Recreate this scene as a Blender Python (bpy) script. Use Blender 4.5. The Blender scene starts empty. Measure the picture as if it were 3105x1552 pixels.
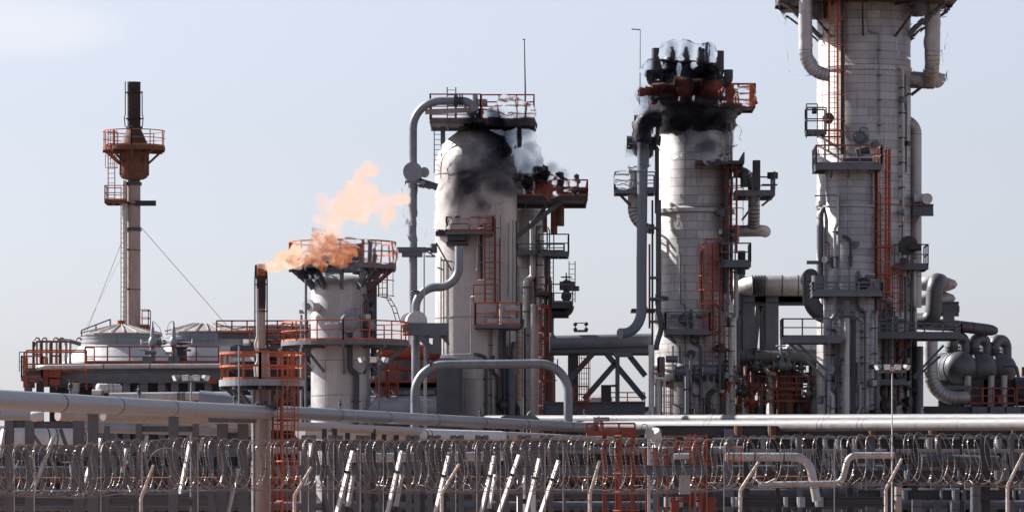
import bpy, math, random
from mathutils import Vector, Matrix, noise
random.seed(7)
R = math.radians
C = bpy.context.scene.collection
scene = bpy.context.scene

# ---------------------------------------------------------------- camera
F = 15000.0      # focal length in photograph pixels
HY = 1650.0      # row of the horizon in the photograph (just under its lower edge)
EYE = 1.65
cam = bpy.data.cameras.new("camera")
camo = bpy.data.objects.new("camera", cam)
C.objects.link(camo)
camo.location = (0, 0, EYE)
camo.rotation_euler = (R(90), 0, 0)
cam.sensor_width = 36.0
cam.lens = 36.0 * F / 3105.0
cam.shift_y = (HY - 776.0) / 3105.0
cam.clip_start = 1.0
cam.clip_end = 20000.0
scene.camera = camo

# ---------------------------------------------------------------- light
SUN_EL, SUN_AZ = 35.0, -64.0        # azimuth from +Y, negative = to the left
sd = Vector((math.sin(R(SUN_AZ)) * math.cos(R(SUN_EL)), math.cos(R(SUN_AZ)) * math.cos(R(SUN_EL)), math.sin(R(SUN_EL))))
sl = bpy.data.lights.new("sun", 'SUN')
sl.energy = 5.0
sl.angle = R(0.5)
sl.color = (1.0, 0.955, 0.90)
so = bpy.data.objects.new("sun", sl)
so.rotation_euler = sd.to_track_quat('Z', 'Y').to_euler()
so.location = (0, 0, 80)
C.objects.link(so)

w = bpy.data.worlds.new("World")
scene.world = w
w.use_nodes = True
nt = w.node_tree
nt.nodes.clear()
sky = nt.nodes.new('ShaderNodeTexSky')
sky.sky_type = 'NISHITA'
sky.sun_disc = False
sky.sun_elevation = R(SUN_EL)
sky.sun_rotation = R(SUN_AZ)
sky.air_density = 1.0
sky.dust_density = 1.2
sky.ozone_density = 1.5
hsv = nt.nodes.new('ShaderNodeHueSaturation')
hsv.inputs['Saturation'].default_value = 0.38
tint = nt.nodes.new('ShaderNodeMix'); tint.data_type = 'RGBA'; tint.blend_type = 'MULTIPLY'
tint.inputs[0].default_value = 1.0
tint.inputs[7].default_value = (0.945, 0.955, 1.085, 1)
# thin high cloud in the upper left of the sky
tc = nt.nodes.new('ShaderNodeTexCoord')
mp = nt.nodes.new('ShaderNodeMapping')
mp.inputs['Scale'].default_value = (14, 1, 38)
nz = nt.nodes.new('ShaderNodeTexNoise')
nz.inputs['Scale'].default_value = 0.8; nz.inputs['Detail'].default_value = 5
sx = nt.nodes.new('ShaderNodeSeparateXYZ')
bg = nt.nodes.new('ShaderNodeBackground'); bg.inputs['Strength'].default_value = 0.0545
out = nt.nodes.new('ShaderNodeOutputWorld')
L = nt.links.new
L(tc.outputs['Generated'], mp.inputs['Vector']); L(mp.outputs[0], nz.inputs['Vector'])
L(tc.outputs['Generated'], sx.inputs[0])
def mth(op, a, b=None, c=None):
    n = nt.nodes.new('ShaderNodeMath'); n.operation = op
    for i, v in enumerate((a, b, c)):
        if v is None: continue
        if isinstance(v, (int, float)): n.inputs[i].default_value = v
        else: L(v, n.inputs[i])
    return n.outputs[0]
# elliptical cloud bank centred on a direction of the sky
dx = mth('DIVIDE', mth('SUBTRACT', sx.outputs[0], -0.103), 0.024)
dz = mth('DIVIDE', mth('SUBTRACT', sx.outputs[2], 0.1035), 0.0062)
rr = mth('ADD', mth('MULTIPLY', dx, dx), mth('MULTIPLY', dz, dz))
msk = mth('SUBTRACT', 1.25, rr)
msk = mth('ADD', msk, mth('MULTIPLY', mth('SUBTRACT', nz.outputs[0], 0.5), 2.6))
mr = nt.nodes.new('ShaderNodeMapRange'); mr.interpolation_type = 'SMOOTHSTEP'
mr.inputs['From Min'].default_value = -0.3; mr.inputs['From Max'].default_value = 1.6
mr.inputs['To Max'].default_value = 0.55
L(msk, mr.inputs['Value'])
cm = nt.nodes.new('ShaderNodeMix'); cm.data_type = 'RGBA'
cm.inputs[7].default_value = (6.5, 6.45, 6.75, 1)
L(sky.outputs[0], hsv.inputs['Color']); L(hsv.outputs[0], tint.inputs[6])
L(tint.outputs[2], cm.inputs[6]); L(mr.outputs[0], cm.inputs[0])
L(cm.outputs[2], bg.inputs['Color']); L(bg.outputs[0], out.inputs['Surface'])

scene.view_settings.view_transform = 'Standard'
scene.view_settings.look = 'None'
scene.view_settings.gamma = 1.0
scene.view_settings.exposure = 1.4
scene.render.engine = 'CYCLES'
scene.cycles.max_bounces = 24
scene.cycles.transmission_bounces = 24
scene.cycles.glossy_bounces = 3
scene.cycles.diffuse_bounces = 3
scene.cycles.transparent_max_bounces = 12
scene.cycles.volume_step_rate = 1.0
scene.cycles.volume_max_steps = 256

# ---------------------------------------------------------------- pixel -> place
def crop(x0, y0, s):
    return lambda x, y: (x0 + x / s, y0 + y / s)
z1 = crop(60, 200, 1.2886); z2 = crop(700, 480, 1.515); z3 = crop(1180, 250, 2.147); z4 = crop(1180, 700, 2.147)
z5 = crop(1740, 60, 1.84); z6 = crop(1740, 650, 1.982); z7 = crop(2300, 0, 1.84); z8 = crop(2300, 650, 1.84)
b1 = crop(0, 1150, 3.203); b2 = crop(620, 1150, 3.203); b3 = crop(1240, 1150, 3.203); b4 = crop(1860, 1150, 3.203)
b5 = crop(2480, 1150, 3.203); b6 = crop(60, 900, 3.68)
c1 = crop(60, 980, 5.855); c2 = crop(400, 950, 5.855); c3 = crop(1100, 950, 4.0267); c4 = crop(2640, 750, 2.477)
def P(p, D, dy=0.0):
    return Vector(((p[0] - 1552.5) / F * D, D + dy, EYE + (HY - p[1]) / F * D))
def M(px, D): return px * D / F

# ---------------------------------------------------------------- materials
MATS = {}
def mat(name, col, rough=0.6, metal=0.0, var=0.25, streak=0.3, seams=None, dirt=(0.05, 0.035, 0.025), spot=0.0, ns=1.3, spec=0.6):
    """painted or clad metal: base tone with mottling, vertical run-off streaks and optional panel seams (width, height, radius)"""
    m = bpy.data.materials.new(name); m.use_nodes = True
    t = m.node_tree; b = t.nodes['Principled BSDF']; lk = t.links.new
    tc = t.nodes.new('ShaderNodeTexCoord')
    n1 = t.nodes.new('ShaderNodeTexNoise'); n1.inputs['Scale'].default_value = ns; n1.inputs['Detail'].default_value = 6; n1.inputs['Roughness'].default_value = 0.65
    lk(tc.outputs['Object'], n1.inputs['Vector'])
    mp = t.nodes.new('ShaderNodeMapping'); mp.inputs['Scale'].default_value = (5.0, 5.0, 0.35)
    lk(tc.outputs['Object'], mp.inputs['Vector'])
    n2 = t.nodes.new('ShaderNodeTexNoise'); n2.inputs['Scale'].default_value = 1.0; n2.inputs['Detail'].default_value = 4
    lk(mp.outputs[0], n2.inputs['Vector'])
    def mix(a, bb, f, mode='MIX'):
        k = t.nodes.new('ShaderNodeMix'); k.data_type = 'RGBA'; k.blend_type = mode
        for s, v in ((6, a), (7, bb)):
            if isinstance(v, tuple): k.inputs[s].default_value = (*v, 1)
            else: lk(v, k.inputs[s])
        if isinstance(f, (int, float)): k.inputs[0].default_value = f
        else: lk(f, k.inputs[0])
        return k.outputs[2]
    def rng(v, a, bb, c, d):
        k = t.nodes.new('ShaderNodeMapRange'); k.interpolation_type = 'SMOOTHSTEP'
        for i, q in enumerate((a, bb, c, d)): k.inputs[i + 1].default_value = q
        lk(v, k.inputs[0]); return k.outputs[0]
    lo = tuple(c * (1 - var) for c in col); hi = tuple(min(1, c * (1 + var)) for c in col)
    c = mix(lo, hi, rng(n1.outputs[0], 0.3, 0.7, 0, 1))
    if seams:
        wd, ht, rad = seams
        sp = t.nodes.new('ShaderNodeSeparateXYZ'); lk(tc.outputs['Object'], sp.inputs[0])
        at = t.nodes.new('ShaderNodeMath'); at.operation = 'ARCTAN2'; lk(sp.outputs[0], at.inputs[0]); lk(sp.outputs[1], at.inputs[1])
        mu = t.nodes.new('ShaderNodeMath'); mu.operation = 'MULTIPLY'; lk(at.outputs[0], mu.inputs[0]); mu.inputs[1].default_value = rad
        cb = t.nodes.new('ShaderNodeCombineXYZ'); lk(mu.outputs[0], cb.inputs[0]); lk(sp.outputs[2], cb.inputs[1])
        br = t.nodes.new('ShaderNodeTexBrick'); lk(cb.outputs[0], br.inputs['Vector'])
        br.inputs['Scale'].default_value = 1.0; br.inputs['Brick Width'].default_value = wd; br.inputs['Row Height'].default_value = ht
        br.inputs['Mortar Size'].default_value = 0.02; br.offset = 0.37; br.inputs['Mortar Smooth'].default_value = 0.4
        br.inputs['Color1'].default_value = (0.84, 0.84, 0.85, 1); br.inputs['Color2'].default_value = (1.12, 1.09, 1.07, 1)
        br.inputs['Mortar'].default_value = (0.38, 0.29, 0.26, 1)
        c = mix(c, br.outputs[0], 1.0, 'MULTIPLY')
    if streak: c = mix(c, dirt, rng(n2.outputs[0], 0.52, 0.78, 0, streak))
    if spot:
        n3 = t.nodes.new('ShaderNodeTexNoise'); n3.inputs['Scale'].default_value = 3.5; n3.inputs['Detail'].default_value = 8
        lk(tc.outputs['Object'], n3.inputs['Vector'])
        c = mix(c, (0.13, 0.045, 0.02), rng(n3.outputs[0], 0.58, 0.70, 0, spot))
    lk(c, b.inputs['Base Color'])
    lk(rng(n1.outputs[0], 0.3, 0.7, rough * 0.85, min(1, rough * 1.15)), b.inputs['Roughness'])
    b.inputs['Metallic'].default_value = metal
    b.inputs['Specular IOR Level'].default_value = spec
    bp = t.nodes.new('ShaderNodeBump'); bp.inputs['Strength'].default_value = 0.12; bp.inputs['Distance'].default_value = 0.05
    lk(n1.outputs[0], bp.inputs['Height']); lk(bp.outputs[0], b.inputs['Normal'])
    MATS[name] = m
    return m
white = mat('white_paint', (0.44, 0.44, 0.44), 0.45, var=0.10, streak=0.22, spot=0.15)
grey = mat('grey_paint', (0.19, 0.21, 0.24), 0.45, var=0.13, streak=0.25, spot=0.15)
pipe_m = mat('pipe_paint', (0.165, 0.178, 0.205), 0.45, metal=.25, var=0.20, streak=0.35, spot=0.35, ns=.8)
beige = mat('beige_paint', (0.29, 0.25, 0.225), 0.55, var=0.12, streak=0.3, spot=0.3)
steel = mat('structural_steel', (0.078, 0.090, 0.112), 0.55, var=0.25, streak=0.3, spot=0.3)
dark = mat('dark_steel', (0.018, 0.020, 0.028), 0.6, var=0.3, streak=0.2, spot=0.2)
rack_m = mat('rack_steel', (0.078, 0.079, 0.088), 0.6, var=0.2, streak=0.4, spot=0.45)
brace_m = mat('pale_steel_lit_brace', (0.33, 0.32, 0.315), 0.55, var=0.15, streak=0.35, spot=0.4)  # pale steel; on braces the sunlight is put into the colour
orange = mat('orange_paint', (0.34, 0.068, 0.020), 0.6, var=0.4, streak=0.3, spot=0.2)
red = mat('faded_red_paint', (0.19, 0.028, 0.010), 0.6, var=0.3, streak=0.3, spot=0.2)
rust = mat('rusted_steel', (0.10, 0.034, 0.018), 0.8, var=0.45, streak=0.55, ns=2.5, dirt=(0.03, 0.015, 0.012))
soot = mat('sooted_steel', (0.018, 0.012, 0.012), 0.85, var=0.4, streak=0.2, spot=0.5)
clad = mat('clad_pipe', (0.34, 0.335, 0.34), 0.5, metal=0.45, var=0.16, streak=0.3, spot=0.2)
pale_pipe = mat('pale_pipe_paint', (0.125, 0.125, 0.133), 0.6, var=0.18, streak=0.35, spot=0.35, spec=.4, ns=.8)
dclad = mat('dull_clad_pipe', (0.075, 0.078, 0.09), 0.5, metal=0.4, var=0.25, streak=0.35, spot=0.35)
wire_m = mat('razor_wire_steel', (0.20, 0.17, 0.16), 0.4, metal=0.4, var=0.3, streak=0)
post_m = mat('fence_post_paint', (0.42, 0.37, 0.34), 0.6, var=0.2, streak=0.3, spot=0.6)
glassy = mat('lamp_glass', (0.6, 0.6, 0.62), 0.2, var=0.05, streak=0)
roofm = mat('roof_sheet', (0.24, 0.215, 0.20), 0.6, var=0.15, streak=0.45, spot=0.3)
shade_wall = mat('shade_dark_wall', (0.018, 0.018, 0.026), 0.7, var=0.4, streak=0.4, spot=0.3)  # near black: shade of the voids put into the wall colour

# ---------------------------------------------------------------- mesh builder
def rv(a):
    """unit vector at azimuth a (degrees): 0 towards the camera, 90 to the right"""
    return Vector((math.sin(R(a)), -math.cos(R(a)), 0))
class MB:
    def __init__(s): s.v = []; s.f = []
    def add(s, vs, fs):
        o = len(s.v); s.v += [Vector(v) for v in vs]; s.f += [tuple(i + o for i in f) for f in fs]; return s
    def box(s, x0, x1, y0, y1, z0, z1):
        vs = [(x, y, z) for x in (x0, x1) for y in (y0, y1) for z in (z0, z1)]
        return s.add(vs, [(0, 1, 3, 2), (4, 6, 7, 5), (0, 4, 5, 1), (2, 3, 7, 6), (0, 2, 6, 4), (1, 5, 7, 3)])
    def bar(s, p, q, wd, ht=None, up=None):
        p = Vector(p); q = Vector(q); ht = ht or wd
        d = (q - p)
        if d.length < 1e-6: return s
        d.normalize()
        u = Vector(up) if up else (Vector((0, 0, 1)) if abs(d.z) < 0.9 else Vector((0, 1, 0)))
        a = d.cross(u).normalized() * wd / 2; b = a.cross(d).normalized() * ht / 2
        vs = [p + a + b, p - a + b, p - a - b, p + a - b, q + a + b, q - a + b, q - a - b, q + a - b]
        return s.add(vs, [(0, 1, 2, 3), (7, 6, 5, 4), (0, 4, 5, 1), (1, 5, 6, 2), (2, 6, 7, 3), (3, 7, 4, 0)])
    def ibeam(s, p, q, wd, ht):
        """H section: two flanges and a web"""
        p = Vector(p); q = Vector(q); d = (q - p).normalized()
        u = Vector((0, 0, 1)) if abs(d.z) < 0.9 else Vector((0, 1, 0))
        a = d.cross(u).normalized(); b = a.cross(d).normalized()
        t = min(wd, ht) * 0.14
        for sg in (-1, 1):
            s.bar(p + b * sg * (ht / 2 - t / 2), q + b * sg * (ht / 2 - t / 2), wd, t, up=b)
        return s.bar(p, q, t, ht - 2 * t, up=b)
    def tube(s, pts, r, n=12, cap=True, lobster=False):
        pts = [Vector(p) for p in pts]
        rs = r if isinstance(r, (list, tuple)) else [r] * len(pts)
        tang = []
        for i in range(len(pts)):
            a = pts[max(0, i - 1)]; b = pts[min(len(pts) - 1, i + 1)]
            tang.append((b - a).normalized())
        t = tang[0]; u = Vector((0, 0, 1)) if abs(t.z) < 0.9 else Vector((0, 1, 0))
        a = t.cross(u).normalized()
        rings = []
        for i, p in enumerate(pts):
            if i:
                q = tang[i - 1].rotation_difference(tang[i]); a = (q @ a).normalized()
            b = tang[i].cross(a)
            rings.append((p, a.copy(), b, rs[i]))
        o = len(s.v)
        for (p, a, b, rad) in rings:
            for k in range(n):
                th = 2 * math.pi * k / n
                s.v.append(p + a * math.cos(th) * rad + b * math.sin(th) * rad)
        for i in range(len(rings) - 1):
            for k in range(n):
                k2 = (k + 1) % n
                s.f.append((o + i * n + k, o + i * n + k2, o + (i + 1) * n + k2, o + (i + 1) * n + k))
        if cap:
            s.f.append(tuple(o + k for k in reversed(range(n))))
            s.f.append(tuple(o + (len(rings) - 1) * n + k for k in range(n)))
        return s
    def cyl(s, p, q, r, n=20, r2=None): return s.tube([p, q], [r, r if r2 is None else r2], n)
    def lathe(s, prof, cx, cy, n=64, axis=None, origin=None):
        """profile of (radius, height) about the vertical through (cx, cy), or about axis through origin"""
        if axis is None: O = Vector((cx, cy, 0)); A = Vector((0, 0, 1))
        else: O = Vector(origin); A = Vector(axis).normalized()
        u = Vector((1, 0, 0)) if abs(A.x) < 0.9 else Vector((0, 0, 1))
        a = A.cross(u).normalized(); b = A.cross(a)
        o = len(s.v); m = len(prof)
        for (r, z) in prof:
            for k in range(n):
                th = 2 * math.pi * k / n
                s.v.append(O + A * z + (a * math.cos(th) + b * math.sin(th)) * max(r, 1e-4))
        for i in range(m - 1):
            for k in range(n):
                k2 = (k + 1) % n
                s.f.append((o + i * n + k, o + i * n + k2, o + (i + 1) * n + k2, o + (i + 1) * n + k))
        s.f.append(tuple(o + k for k in reversed(range(n)))); s.f.append(tuple(o + (m - 1) * n + k for k in range(n)))
        return s
    def arc(s, cx, cy, ri, ro, z0, z1, a0, a1, n=None):
        n = n or max(2, int(abs(a1 - a0) / 6))
        for i in range(n):
            p, q = rv(a0 + (a1 - a0) * i / n), rv(a0 + (a1 - a0) * (i + 1) / n)
            c = Vector((cx, cy, 0))
            vs = []
            for d in (p, q):
                for r in (ri, ro):
                    for z in (z0, z1): vs.append(c + d * r + Vector((0, 0, z)))
            s.add(vs, [(0, 2, 3, 1), (4, 5, 7, 6), (0, 1, 5, 4), (2, 6, 7, 3), (0, 4, 6, 2), (1, 3, 7, 5)])
        return s
def rounded(pts, rad, seg=8):
    """polyline with its corners turned into bends of radius rad"""
    pts = [Vector(p) for p in pts]; outp = [pts[0]]
    for i in range(1, len(pts) - 1):
        a, b, c = pts[i - 1], pts[i], pts[i + 1]
        d1 = (a - b); d2 = (c - b); r = rad[i - 1] if isinstance(rad, (list, tuple)) else rad
        ang = d1.angle(d2)
        if ang > 3.1 or r <= 0: outp.append(b); continue
        t = min(r / math.tan(ang / 2), d1.length * 0.48 if i > 1 else d1.length * 0.98, d2.length * 0.48 if i < len(pts) - 2 else d2.length * 0.98)
        d1.normalize(); d2.normalize(); p, q = b + d1 * t, b + d2 * t
        rr = t * math.tan(ang / 2)
        ctr = b + (d1 + d2).normalized() * (rr / math.sin(ang / 2))
        va, vb = p - ctr, q - ctr
        tot = va.angle(vb); ax = va.cross(vb).normalized()
        for k in range(seg + 1): outp.append(ctr + Matrix.Rotation(tot * k / seg, 3, ax) @ va)
    outp.append(pts[-1])
    return outp

def build(name, mb, m, parent=None, origin=None, smooth=True):
    me = bpy.data.meshes.new(name)
    o = Vector(origin) if origin is not None else Vector((0, 0, 0))
    me.from_pydata([v - o for v in mb.v], [], mb.f)
    me.materials.append(m)
    if smooth:
        me.polygons.foreach_set('use_smooth', [True] * len(me.polygons))
        me.set_sharp_from_angle(angle=R(35))
    me.update()
    ob = bpy.data.objects.new(name, me)
    C.objects.link(ob)
    if parent is not None: ob.parent = parent
    else: ob.location = o
    return ob
SPLIT = set('picket panel_box guide_clamp valve_set instrument valve_body vent_pipe fitting wall_box pipe_stay gauge_panel platform_leg platform_beam platform_stay pipe_clamp top_nozzle brace diagonal drop_pipe guy_wire casing flange stay gusset pedestal riser_pipe hanging_pot valve_pot collar equipment fascia post pipe_rest ladder_landing motor grab_rail beam junction_box instrument_box stiffener crown_manifold relief_stub hanger_box floor_plate valve_head roof_stair pilot_burner drum_strap band pipe_band valve_stem manifold actuator stub_bracket stub_rail header frame handwheel spring_hanger line_wire bracket pipe_clip duct_joint bar trunnion chord'.split())
def pieces(mb):
    """groups of the builder's primitives that touch one another"""
    isl = []; par = list(range(len(mb.v)))
    def find(a):
        while par[a] != a: par[a] = par[par[a]]; a = par[a]
        return a
    for f in mb.f:
        r0 = find(f[0])
        for i in f[1:]:
            r1 = find(i)
            if r1 != r0: par[r1] = r0
    comp = {}
    for i in range(len(mb.v)): comp.setdefault(find(i), []).append(i)
    bb = []
    for ids in comp.values():
        vs = [mb.v[i] for i in ids]
        bb.append(([min(v[k] for v in vs) - .02 for k in range(3)], [max(v[k] for v in vs) + .02 for k in range(3)], ids))
    n = len(bb); g = list(range(n))
    def gf(a):
        while g[a] != a: a = g[a]
        return a
    for i in range(n):
        for j in range(i + 1, n):
            if all(bb[i][0][k] <= bb[j][1][k] and bb[j][0][k] <= bb[i][1][k] for k in range(3)):
                a, b = gf(i), gf(j)
                if a != b: g[b] = a
    out_ = {}
    for i in range(n): out_.setdefault(gf(i), []).extend(bb[i][2])
    if len(out_) == 1: return [mb]
    res = []
    for ids in out_.values():
        mp_ = {v: k for k, v in enumerate(ids)}; m = MB(); m.v = [mb.v[i] for i in ids]
        m.f = [tuple(mp_[i] for i in f) for f in mb.f if f[0] in mp_]; res.append(m)
    return res
class Thing:
    """an Empty at the base of a thing; its parts are meshes parented to it"""
    def __init__(s, name, label, cat, loc, group=None):
        s.o = Vector(loc); s.e = bpy.data.objects.new(name, None); C.objects.link(s.e)
        s.e.location = s.o; s.e['label'] = label; s.e['category'] = cat
        s.e.empty_display_size = 0.2
        if group: s.e['group'] = group
    def part(s, name, mb, m, parent=None, label=None, smooth=True):
        if name in SPLIT and len(mb.v) < 4000:
            for extra in pieces(mb)[1:]: build(name, extra, m, parent or s.e, s.o, smooth)
            mb = pieces(mb)[0]
        ob = build(name, mb, m, parent or s.e, s.o, smooth)
        if label: ob['label'] = label
        return ob
def single(name, label, cat, mb, m, origin, group=None, kind=None):
    ob = build(name, mb, m, None, origin)
    if cat: ob['label'] = label; ob['category'] = cat
    if group: ob['group'] = group
    if kind: ob['kind'] = kind
    return ob

# ---------------------------------------------------------------- shared fittings
RW = 0.06
def rail_line(mb, pts, h=1.1, step=1.3, wd=RW, toe=0.12, mid=True, closed=False):
    """posts, top rail, knee rail and toe board along a polyline of deck-edge points"""
    if closed: pts = pts + [pts[0]]
    acc = 0.0; first = True
    for i in range(len(pts) - 1):
        p, q = Vector(pts[i]), Vector(pts[i + 1]); d = q - p
        up = Vector((0, 0, 1))
        mb.bar(p + up * h, q + up * h, wd); 
        if mid: mb.bar(p + up * h * 0.52, q + up * h * 0.52, wd * 0.8)
        if toe: mb.bar(p + up * toe / 2, q + up * toe / 2, 0.02, toe)
        n = max(1, round(d.length / step)) if d.length > step * 0.8 else 1
        if d.length > step * 0.8:
            for k in range(n + (1 if i == len(pts) - 2 else 0)):
                a = p + d * k / n; mb.bar(a, a + up * h, wd)
        else:
            if acc <= 0: mb.bar(p, p + up * h, wd); acc = step
            acc -= d.length
            if i == len(pts) - 2: mb.bar(q, q + up * h, wd)
    return mb
def ring_platform(T, cx, cy, ri, ro, z, a0=0, a1=360, rail=orange, deck=steel, h=1.1, brackets=True, thick=0.22, closed=None, wd=RW):
    closed = (abs(a1 - a0) >= 360) if closed is None else closed
    pl = T.part('platform', MB().arc(cx, cy, ri, ro, z - thick, z, a0, a1), deck, smooth=False)
    n = max(3, int(abs(a1 - a0) / 12))
    c = Vector((cx, cy, z))
    arcpts = [c + rv(a0 + (a1 - a0) * k / n) * (ro - 0.04) for k in range(n + (0 if closed else 1))]
    if not closed: arcpts = [c + rv(a0) * ri] + arcpts + [c + rv(a1) * ri]
    T.part('handrail', rail_line(MB(), arcpts, h=h, closed=closed, wd=wd), rail, pl, smooth=False)
    if brackets:
        b = MB(); nb = max(2, int(abs(a1 - a0) / 40))
        for k in range(nb + (0 if closed else 1)):
            a = a0 + (a1 - a0) * k / nb
            b.bar(c + rv(a) * ri + Vector((0, 0, -(ro - ri) * 0.8 - thick)), c + rv(a) * (ro - 0.15) + Vector((0, 0, -thick - 0.05)), 0.12)
            b.bar(c + rv(a) * ri + Vector((0, 0, -thick - 0.08)), c + rv(a) * ro + Vector((0, 0, -thick - 0.08)), 0.12, 0.16)
        T.part('bracket', b, deck, pl, smooth=False)
    return pl
def box_platform(T, x0, x1, y0, y1, z, rail=steel, deck=steel, h=1.1, sides='flbr', thick=0.22, brace=None, wd=RW, name='platform'):
    """rectangular platform; sides: which edges carry a handrail (front, left, back, right)"""
    thick *= .62
    d = MB().box(x0, x1, y0, y1, z - 0.06, z)
    for y in (y0 + .05, y1 - .05): d.bar((x0, y, z - thick / 2 - .065), (x1, y, z - thick / 2 - .065), 0.1, thick)
    for k in range(4):
        x = x0 + .06 + (x1 - x0 - .12) * k / 3; d.bar((x, y0 + .1, z - thick / 2 - .07), (x, y1 - .1, z - thick / 2 - .07), 0.08, thick * .9)
    pl = T.part(name, d, deck, smooth=False)
    rl = MB()
    e = 0.03
    cs = {'f': ((x0 + e, y0 + e, z), (x1 - e, y0 + e, z)), 'r': ((x1 - e, y0 + e, z), (x1 - e, y1 - e, z)), 'b': ((x1 - e, y1 - e, z), (x0 + e, y1 - e, z)), 'l': ((x0 + e, y1 - e, z), (x0 + e, y0 + e, z))}
    for s in sides: rail_line(rl, [Vector(p) for p in cs[s]], h=h, wd=wd)
    if sides: T.part('handrail', rl, rail, pl, smooth=False)
    if brace:
        b = MB()
        for (p, q) in brace: b.bar(p, q, 0.14)
        T.part('brace', b, deck, pl, smooth=False)
    return pl
def ladder(T, x, y, z0, z1, m=orange, cage=True, wd=0.5, out=(0, -1, 0), t=RW, rung=0.33, parent=None, hoop=0.9, cg=0.42, cz0=None):
    o = Vector(out); sdv = Vector((0, 0, 1)).cross(o).normalized()
    mb = MB(); b = Vector((x, y, 0))
    for sg in (-1, 1):
        mb.bar(b + sdv * sg * wd / 2 + Vector((0, 0, z0)), b + sdv * sg * wd / 2 + Vector((0, 0, z1)), t)
    z = z0 + 0.2
    while z < z1:
        mb.bar(b - sdv * wd / 2 + Vector((0, 0, z)), b + sdv * wd / 2 + Vector((0, 0, z)), 0.035); z += rung
    ld = T.part('ladder', mb, m, parent, smooth=False)
    if cage and parent is None:
        cg_ = MB(); z = (z0 + 2.2) if cz0 is None else cz0; zs = z
        def hp(th, zz): return b + Vector((0, 0, zz)) + sdv * math.cos(th) * cg + o * (0.08 + math.sin(th) * cg * 1.5)
        while z <= z1 + 0.01:
            for k in range(8):
                cg_.bar(hp(math.pi * k / 8, z), hp(math.pi * (k + 1) / 8, z), 0.05)
            z += hoop
        for k in (1, 3, 4, 5, 7): cg_.bar(hp(math.pi * k / 8, zs), hp(math.pi * k / 8, z1), 0.04)
        T.part('safety_cage', cg_, m, ld, smooth=False)
    return ld
def flange(mb, p, axis, r, t=0.08, n=24):
    p = Vector(p); a = Vector(axis).normalized(); return mb.cyl(p - a * t / 2, p + a * t / 2, r, n)
def manway(T, cx, cy, rad, a, z, r, m=steel, name='manway', length=0.35):
    """bolted manhole: neck, flange pair and dished cover, with a davit arm"""
    d = rv(a); c = Vector((cx, cy, z))
    mb = MB(); p0 = c + d * (rad - 0.1); p1 = c + d * (rad + length)
    mb.cyl(p0, p1, r * 0.82, 28)
    flange(mb, p1, d, r, 0.09, 28); flange(mb, p1 + d * 0.11, d, r, 0.09, 28)
    mb.lathe([(r * 0.8, 0), (r * 0.7, 0.06), (r * 0.35, 0.11), (0.01, 0.12)], 0, 0, 24, d, p1 + d * 0.155)
    s = Vector((0, 0, 1)).cross(d)
    for k in range(20):
        th = 2 * math.pi * k / 20; q = p1 + (s * math.cos(th) + Vector((0, 0, 1)) * math.sin(th)) * r * 0.92
        mb.cyl(q - d * .12, q + d * .24, 0.035, 6)
    o = T.part(name, mb, m)
    dv = MB().tube(rounded([p1 + s * r * 1.15 + Vector((0, 0, -r * .6)), p1 + s * r * 1.15 + Vector((0, 0, r * 1.45)), p1 + d * .15 + Vector((0, 0, r * 1.45)), p1 + d * .15 + Vector((0, 0, r * 1.0))], 0.2, 5), 0.045, 8)
    T.part('davit', dv, m, o)
    return o
def nozzle(T, p, axis, r, length, m=grey, name='nozzle', hole=False):
    p = Vector(p); a = Vector(axis).normalized(); e = p + a * length
    mb = MB().cyl(p, e, r * 0.62, 20)
    if hole:
        mb.lathe([(r * .62, -.04), (r, -.04), (r, .06), (r * .45, .06), (r * .42, -.1), (.01, -.1)], 0, 0, 28, a, e)
    else:
        flange(mb, e, a, r, 0.09); flange(mb, e + a * .11, a, r, 0.09)
    return T.part(name, mb, m)
def gate_valve(T, p, s=1.0, axis=(1, 0, 0), m=steel, stem=(0, 0, 1), wheel=True):
    """valve: two flanged ends, bulbous body, bonnet, stem and handwheel"""
    p = Vector(p); a = Vector(axis).normalized(); u = Vector(stem).normalized()
    mb = MB(); mb.lathe([(0.16 * s, -.45 * s), (.16 * s, -.3 * s), (.30 * s, -.12 * s), (.30 * s, .12 * s), (.16 * s, .3 * s), (.16 * s, .45 * s)], 0, 0, 16, a, p)
    for k in (-.45, .45): flange(mb, p + a * k * s, a, .3 * s, .08 * s, 16)
    mb.cyl(p, p + u * .55 * s, .17 * s, 14); flange(mb, p + u * .5 * s, u, .26 * s, .08 * s, 16)
    mb.cyl(p + u * .5 * s, p + u * 1.0 * s, .08 * s, 10); mb.cyl(p + u * .9 * s, p + u * 1.35 * s, .035 * s, 8)
    b = T.part('valve_body', mb, m)
    if wheel:
        c = p + u * 1.1 * s; v1 = u.orthogonal().normalized(); v2 = u.cross(v1)
        ring = [c + (v1 * math.cos(2 * math.pi * k / 16) + v2 * math.sin(2 * math.pi * k / 16)) * .3 * s for k in range(17)]
        wm = MB().tube(ring, .03 * s, 6, cap=False)
        wm.bar(ring[0], ring[8], .03 * s); wm.bar(ring[4], ring[12], .03 * s)
        T.part('handwheel', wm, m, b)
    return b
def straps(T, path_p, path_q, r, ts, m=dark, wd=0.07, pair=0.0, parent=None):
    """thin bands round a straight run of pipe at fractions ts"""
    p, q = Vector(path_p), Vector(path_q); d = (q - p); a = d.normalized(); mb = MB()
    for t in ts:
        for o in ((-pair / 2, pair / 2) if pair else (0,)):
            c = p + d * t + a * o; mb.cyl(c - a * wd / 2, c + a * wd / 2, r * 1.03, 24)
    return T.part('pipe_band', mb, m, parent)
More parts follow.
